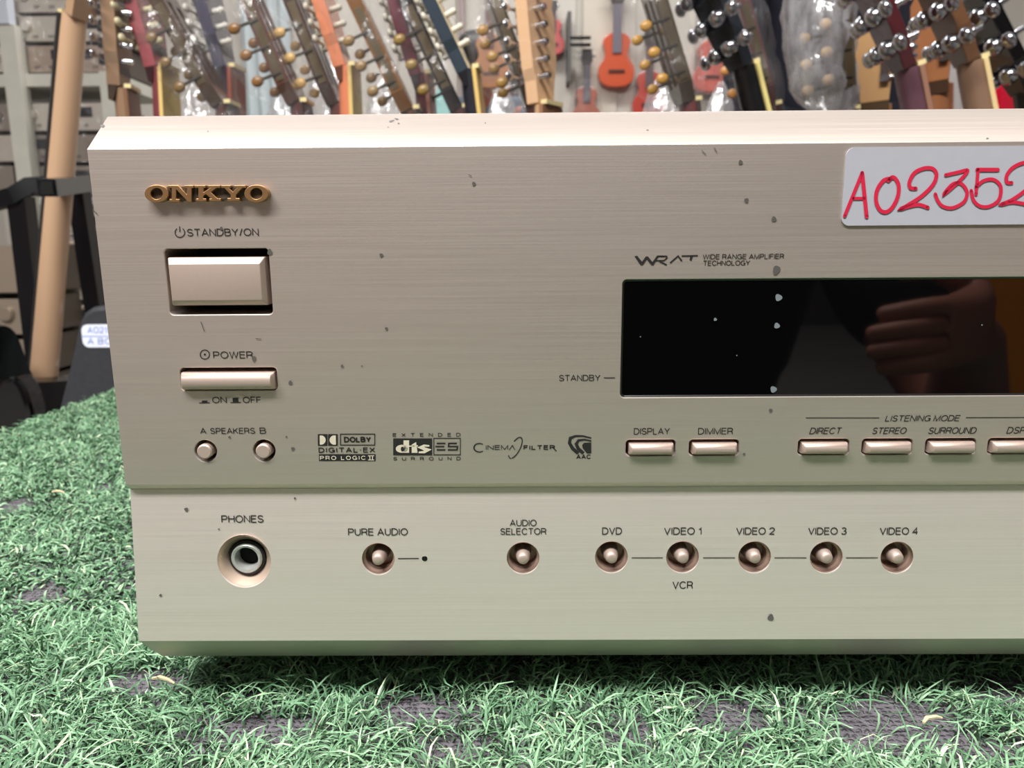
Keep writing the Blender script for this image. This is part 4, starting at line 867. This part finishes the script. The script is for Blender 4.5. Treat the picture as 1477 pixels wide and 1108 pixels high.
# ------------------------------------------------------------------ people
def skin(name, pts, edges, m, parent, sub=2, root='pelvis'):
    names = list(pts); idx = {k: i for i, k in enumerate(names)}
    me = bpy.data.meshes.new(name); me.from_pydata([pts[k][0] for k in names], [(idx[a], idx[b]) for a, b in edges], [])
    o = bpy.data.objects.new(name, me); C.objects.link(o); me.materials.append(m)
    md = o.modifiers.new('Skin', 'SKIN'); md.use_smooth_shade = True
    for k in names:
        sv = me.skin_vertices[0].data[idx[k]]; r = pts[k][1]; sv.radius = r if isinstance(r, tuple) else (r, r); sv.use_root = (k == root)
    sb = o.modifiers.new('Sub', 'SUBSURF'); sb.levels = sub; sb.render_levels = sub
    bpy.context.view_layer.update(); dg = bpy.context.evaluated_depsgraph_get(); nm = bpy.data.meshes.new_from_object(o.evaluated_get(dg)); o.modifiers.clear(); o.data = nm
    if not nm.materials: nm.materials.append(m)
    nm.shade_smooth(); o.parent = parent; return o
SKN = mat('skin', (176, 112, 92), .5, ns=40, na=.1); HAIR = mat('hair', (26, 22, 22), .45)
def person(label_, loc, yaw, J, shirt, trous, fingers=None, hair=True, sleeves=False):
    rt = thing('person', label_, 'person', loc); rt.rotation_euler = (0, 0, yaw)
    rad = dict(pelvis=(.15, .11), waist=(.135, .10), chest=(.16, .115), neckb=(.07, .07), neck=.055, head=(.072, .088), crown=(.06, .075),
               shl=.065, shr=.065, ell=.043, elr=.043, wrl=.028, wrr=.028, hal=(.038, .02), har=(.038, .02), hil=.088, hir=.088, knl=.058, knr=.058, anl=.04, anr=.04, tol=.035, tor=.035)
    if fingers and 'rs' in fingers: rad['har'] = (.026, .018); rad['wrr'] = .024
    pts = {k: (J[k], rad[k]) for k in rad}
    for q_ in ('pelvis', 'waist', 'chest', 'hil', 'hir', 'knl', 'knr'):
        r_ = rad[q_]; pts[q_] = (J[q_], tuple(v*.66 for v in r_) if isinstance(r_, tuple) else r_*.66)
    E_ = [('pelvis', 'waist'), ('waist', 'chest'), ('chest', 'neckb'), ('neckb', 'neck'), ('neck', 'head'), ('head', 'crown'), ('chest', 'shl'), ('shl', 'ell'), ('ell', 'wrl'), ('wrl', 'hal'), ('chest', 'shr'), ('shr', 'elr'), ('elr', 'wrr'), ('wrr', 'har'),
          ('pelvis', 'hil'), ('hil', 'knl'), ('knl', 'anl'), ('anl', 'tol'), ('pelvis', 'hir'), ('hir', 'knr'), ('knr', 'anr'), ('anr', 'tor')]
    def addf(side, w, h, spread, fd=None, hs=1.):
        w = Vector(w); h = Vector(h); d = (Vector(fd) if fd else h-w).normalized(); s = Vector(spread).normalized()
        nrm = d.cross(s)
        for f, (off, ln) in enumerate(((-.027, .062), (-.009, .072), (.009, .068), (.026, .054))):
            off *= hs*1.1; ln *= hs; b = h+s*off+d*.012; p0, p1, p2 = b+d*ln*.35, b+d*ln*.7+nrm*.008, b+d*ln+nrm*.02
            for q, (k, r) in zip((b, p0, p1, p2), (('a', .0095), ('b', .009), ('c', .0082), ('d', .0068))): pts['%sf%d%s' % (side, f, k)] = (tuple(q), r*(.5+.5*hs))
            E_.extend([('ha'+side, '%sf%da' % (side, f)), ('%sf%da' % (side, f), '%sf%db' % (side, f)), ('%sf%db' % (side, f), '%sf%dc' % (side, f)), ('%sf%dc' % (side, f), '%sf%dd' % (side, f))])
        b = w+(h-w)*.5-s*.034; p1 = b-s*.02+d*.03; p2 = p1+d*.028+nrm*.01
        for q, k, r in ((b, 'a', .012), (p1, 'b', .0105), (p2, 'c', .0085)): pts['%st%s' % (side, k)] = (tuple(q), r)
        E_.extend([('ha'+side, side+'ta'), (side+'ta', side+'tb'), (side+'tb', side+'tc')])
    fs_ = fingers or {}
    addf('l', J['wrl'], J['hal'], fs_.get('l', (0, 1, 0))); addf('r', J['wrr'], J['har'], fs_.get('r', (0, 1, 0)), fs_.get('rd'), fs_.get('rs', 1.))
    body = skin('body', pts, E_, SKN, rt)
    k = 1.13
    def sc(r, kk=k): return tuple(q*kk for q in r) if isinstance(r, tuple) else r*kk
    mid = lambda a, b, t: tuple(Vector(J[a]).lerp(Vector(J[b]), t))
    sp = {q: (J[q], sc(rad[q], 1.12)) for q in ('pelvis', 'waist', 'chest', 'shl', 'shr')}; sp['neckb'] = (J['neckb'], .078); sp['al'] = (mid('shl', 'ell', .75), .06); sp['ar'] = (mid('shr', 'elr', .75), .06)
    if sleeves: sp.update(al=(J['ell'], .056), ar=(J['elr'], .056), wl=(J['wrl'], .045), wr=(J['wrr'], .045), hil=(J['hil'], .112), hir=(J['hir'], .112))
    skin('shirt', sp, ([('al', 'wl'), ('ar', 'wr'), ('pelvis', 'hil'), ('pelvis', 'hir')] if sleeves else [])+[('pelvis', 'waist'), ('waist', 'chest'), ('chest', 'neckb'), ('chest', 'shl'), ('chest', 'shr'), ('shl', 'al'), ('shr', 'ar')], shirt, rt)
    tp = {q: (J[q], sc(rad[q], 1.15)) for q in ('pelvis', 'hil', 'hir', 'knl', 'knr')}; tp['pelvis'] = (J['pelvis'], (.162, .122)); tp['anl'] = (J['anl'], .058); tp['anr'] = (J['anr'], .058)
    skin('trousers', tp, [('pelvis', 'hil'), ('hil', 'knl'), ('knl', 'anl'), ('pelvis', 'hir'), ('hir', 'knr'), ('knr', 'anr')], trous, rt)
    hd = Vector(J['head']); up = (Vector(J['crown'])-Vector(J['neck'])).normalized(); fwd = Vector(J['face']).normalized(); fwd = (fwd-up*fwd.dot(up)).normalized(); sd_ = up.cross(fwd)
    HM = Matrix.Translation(hd)@Matrix((sd_, fwd, up)).transposed().to_4x4()
    MB().ell((0, -.012, .035), (.088, .108, .10), HM).build('hair', HAIR, rt, smooth=60) if hair else None
    for s in (-1, 1):
        MB().ell((s*.033, .086, -.005), (.014, .008, .008), HM).build('eye', mat('eye_dark', (30, 22, 20), .2), rt, smooth=60); MB().ell((s*.084, -.005, -.015), (.010, .02, .032), HM).build('ear', SKN, rt, smooth=60)
    MB().ell((0, .098, -.03), (.014, .018, .026), HM).build('nose', SKN, rt, smooth=60); MB().ell((0, .084, -.068), (.026, .01, .007), HM).build('mouth', mat('lips', (140, 72, 66), .5), rt, smooth=60)
    return rt
STAND = dict(pelvis=(0, 0, .97), waist=(0, 0, 1.12), chest=(0, 0, 1.32), neckb=(0, .01, 1.44), neck=(0, 0, 1.50), head=(0, -.01, 1.60), crown=(0, -.005, 1.68), shl=(-.19, 0, 1.40), shr=(.19, 0, 1.40), ell=(-.235, .03, 1.12), elr=(.235, .03, 1.12),
             wrl=(-.24, -.02, .88), wrr=(.24, -.02, .88), hal=(-.24, -.03, .80), har=(.24, -.03, .80), hil=(-.09, 0, .90), hir=(.09, 0, .90), knl=(-.1, -.01, .50), knr=(.1, -.01, .50), anl=(-.1, .02, .09), anr=(.1, .02, .09), tol=(-.11, -.13, .037), tor=(.11, -.13, .037), face=(0, -1, 0))
NAVY = mat('navy_cloth', (24, 25, 40), .85, ns=40, na=.2)
a = P(1182, 80, 1.9); ST2 = dict(STAND, ell=(-.205, .03, 1.12), elr=(.205, .03, 1.12), wrl=(-.19, -.02, .88), wrr=(.19, -.02, .88), hal=(-.185, -.03, .80), har=(.185, -.03, .80))
person('standing person in dark navy clothes, seen from behind, head above the picture', (a.x, 1.9, 0), math.pi, ST2, NAVY, mat('navy_trousers', (20, 21, 32), .85), sleeves=True)
BEND = dict(STAND); a = P(690, 74, 3.1); dz = a.z-1.60
for k_, v_ in dict(pelvis=(0, .12, .86), waist=(0, .08, .97), chest=(.0, -.02, 1.12), neckb=(-.0, -.08, 1.21), neck=(0, -.11, 1.26), head=(.0, -.15, 1.345), crown=(-.012, -.175, 1.42), shl=(-.18, -.03, 1.18), shr=(.18, -.03, 1.18), ell=(-.22, -.14, .95), elr=(.22, -.14, .95), wrl=(-.12, -.28, 1.0), wrr=(.12, -.28, 1.0), hal=(-.06, -.31, 1.03), har=(.06, -.31, 1.03), hil=(-.09, .1, .80), hir=(.09, .1, .80), knl=(-.1, -.03, .45), knr=(.1, -.03, .45), face=(.55, -.75, -.35)).items(): BEND[k_] = v_
person('person with short black hair bowing the head, working behind the guitars at the back wall', (a.x, 3.1+.15, 0), 0, BEND, mat('shirt_blue_grey', (110, 118, 130), .85), mat('trouser_dark', (46, 46, 54), .85))
a = P(708, 100, 2.86)
ob = thing('ukulele', 'orange small guitar held up in front of the bowing person', 'ukulele', (a.x, 2.86, a.z-.07))
MB().prism(fig8(.19, .11, .09, .15), lambda x, z: (x, -.02, z), lambda x, z: (x, .02, z)).build('body', M_of('uke', (204, 132, 76), rough=.3, coat=.4), ob, bevel=.003)
MB().box((-.014, -.026, .14), (.014, -.016, .33)).build('neck', M_of('ukeneck', (120, 80, 60), rough=.4), ob); MB().box((-.02, -.026, .33), (.02, -.016, .40)).build('headstock', M_of('ukeneck', (120, 80, 60), rough=.4), ob); MB().box((-.03, -.024, .045), (.03, -.019, .056)).build('bridge', M_of('ukebridge', (84, 44, 34), rough=.4), ob)
# the photographer, crouching before the receiver; seen only mirrored in the display
def mir(px, py, d): p = P(px, py, d); return Vector((p.x, -d, p.z))
hb = mir(1378, 470, .25); ht = mir(1330, 478, .245)
O = Vector((.18, -.72, 0))
CR_ = dict(STAND); loc = lambda v: tuple(Vector(v)-O)
for k_, v_ in dict(pelvis=(0, -.12, .26), waist=(0, -.08, .40), chest=(0, -.02, .60), neckb=(-.02, 0, .73), neck=(-.03, .01, .79), head=(-.05, .03, .88), crown=(-.05, .035, .97), shl=(-.2, 0, .68), shr=(.19, 0, .68), ell=(-.30, .18, .50), elr=(.25, .22, .46), wrl=(-.42, .36, .60), hal=(-.43, .40, .665), hil=(-.1, -.08, .26), hir=(.1, -.08, .26), knl=(-.22, .22, .36), knr=(.22, .22, .36), anl=(-.2, .02, .09), anr=(.2, .02, .09), tol=(-.23, .15, .04), tor=(.23, .15, .04), face=(-.3, 1, -.15)).items(): CR_[k_] = v_
CR_['wrr'] = loc(mir(1404, 516, .35)); CR_['har'] = loc(mir(1392, 500, .27))
person('crouching person in black clothes with one hand raised, mirrored in the receiver display', tuple(O), 0, CR_, mat('black_tee', (12, 12, 13), .9), mat('black_jeans', (16, 16, 18), .9), fingers=dict(r=(-.16, .25, -1), rd=(-1, .12, -.1), rs=.62, l=(1, 0, 0)))
a = mir(1415, 520, 2.3)
gt = thing('acoustic_guitar', 'orange acoustic guitar on the floor behind the crouching person, mirrored in the display', 'guitar', (a.x, -2.3, 0))
MB().prism(fig8(.62, .27, .2, .36), lambda x, z: (x, -.05, z), lambda x, z: (x, .05, z)).build('body', mat('orange_top', (236, 142, 20), .35), gt)
MB().box((-.026, .05, .58), (.026, .062, 1.02)).build('neck', M_of('neck_wood', (110, 70, 44), rough=.3), gt); MB().box((-.035, .048, 1.02), (.035, .062, 1.18)).build('headstock', M_of('neck_wood', (110, 70, 44), rough=.3), gt)
struct('wall_front', MB().box((-3.6, -4.25, 0), (4.2, -4.2, 3.0)), mat('wall_grey', (66, 58, 56), .7, ns=2))
# ------------------------------------------------------------------ lights, world, camera
w = bpy.data.worlds.new('World'); SC.world = w; w.use_nodes = True; nt = w.node_tree; bg = nt.nodes['Background']
tc = nt.nodes.new('ShaderNodeTexCoord'); sp = nt.nodes.new('ShaderNodeSeparateXYZ'); rm = nt.nodes.new('ShaderNodeValToRGB'); mr = nt.nodes.new('ShaderNodeMapRange')
nt.links.new(tc.outputs['Generated'], sp.inputs[0]); mr.inputs['From Min'].default_value = -1; nt.links.new(sp.outputs['Z'], mr.inputs['Value']); nt.links.new(mr.outputs['Result'], rm.inputs[0])
rm.color_ramp.elements[0].position = .5; rm.color_ramp.elements[0].color = (.42, .34, .32, 1); rm.color_ramp.elements[1].position = .8; rm.color_ramp.elements[1].color = (.95, .94, .92, 1)
nt.links.new(rm.outputs[0], bg.inputs[0]); bg.inputs[1].default_value = .30
def area(name, loc, rot, sx, sy, e, col=(1, .985, .965)):
    l = bpy.data.lights.new(name, 'AREA'); l.shape = 'RECTANGLE'; l.size = sx; l.size_y = sy; l.energy = e; l.color = col
    o = bpy.data.objects.new(name, l); C.objects.link(o); o.location = loc; o.rotation_euler = rot; return o
area('ceiling_light_over_table', (-.2, -.4, 2.9), (0, 0, 0), 2.4, .3, 4)
area('ceiling_light_front', (-.8, -1.2, 2.9), (0, 0, 0), 2.4, .5, 222)
area('ceiling_light_back', (0, 2.7, 2.9), (0, 0, 0), 3.0, .4, 62)
cam = bpy.data.cameras.new('Camera'); co = bpy.data.objects.new('Camera', cam); C.objects.link(co)
cam.sensor_width = 36; cam.lens = F/1477*36; cam.clip_start = .01; cam.clip_end = 50
Mc = Matrix((RT, UP, -FW)).transposed().to_4x4(); Mc.translation = CAM; co.matrix_world = Mc
cam.dof.use_dof = True; cam.dof.focus_distance = .228; cam.dof.aperture_fstop = 24
SC.camera = co
SC.view_settings.view_transform = 'Standard'; SC.view_settings.look = 'None'; SC.view_settings.exposure = 0
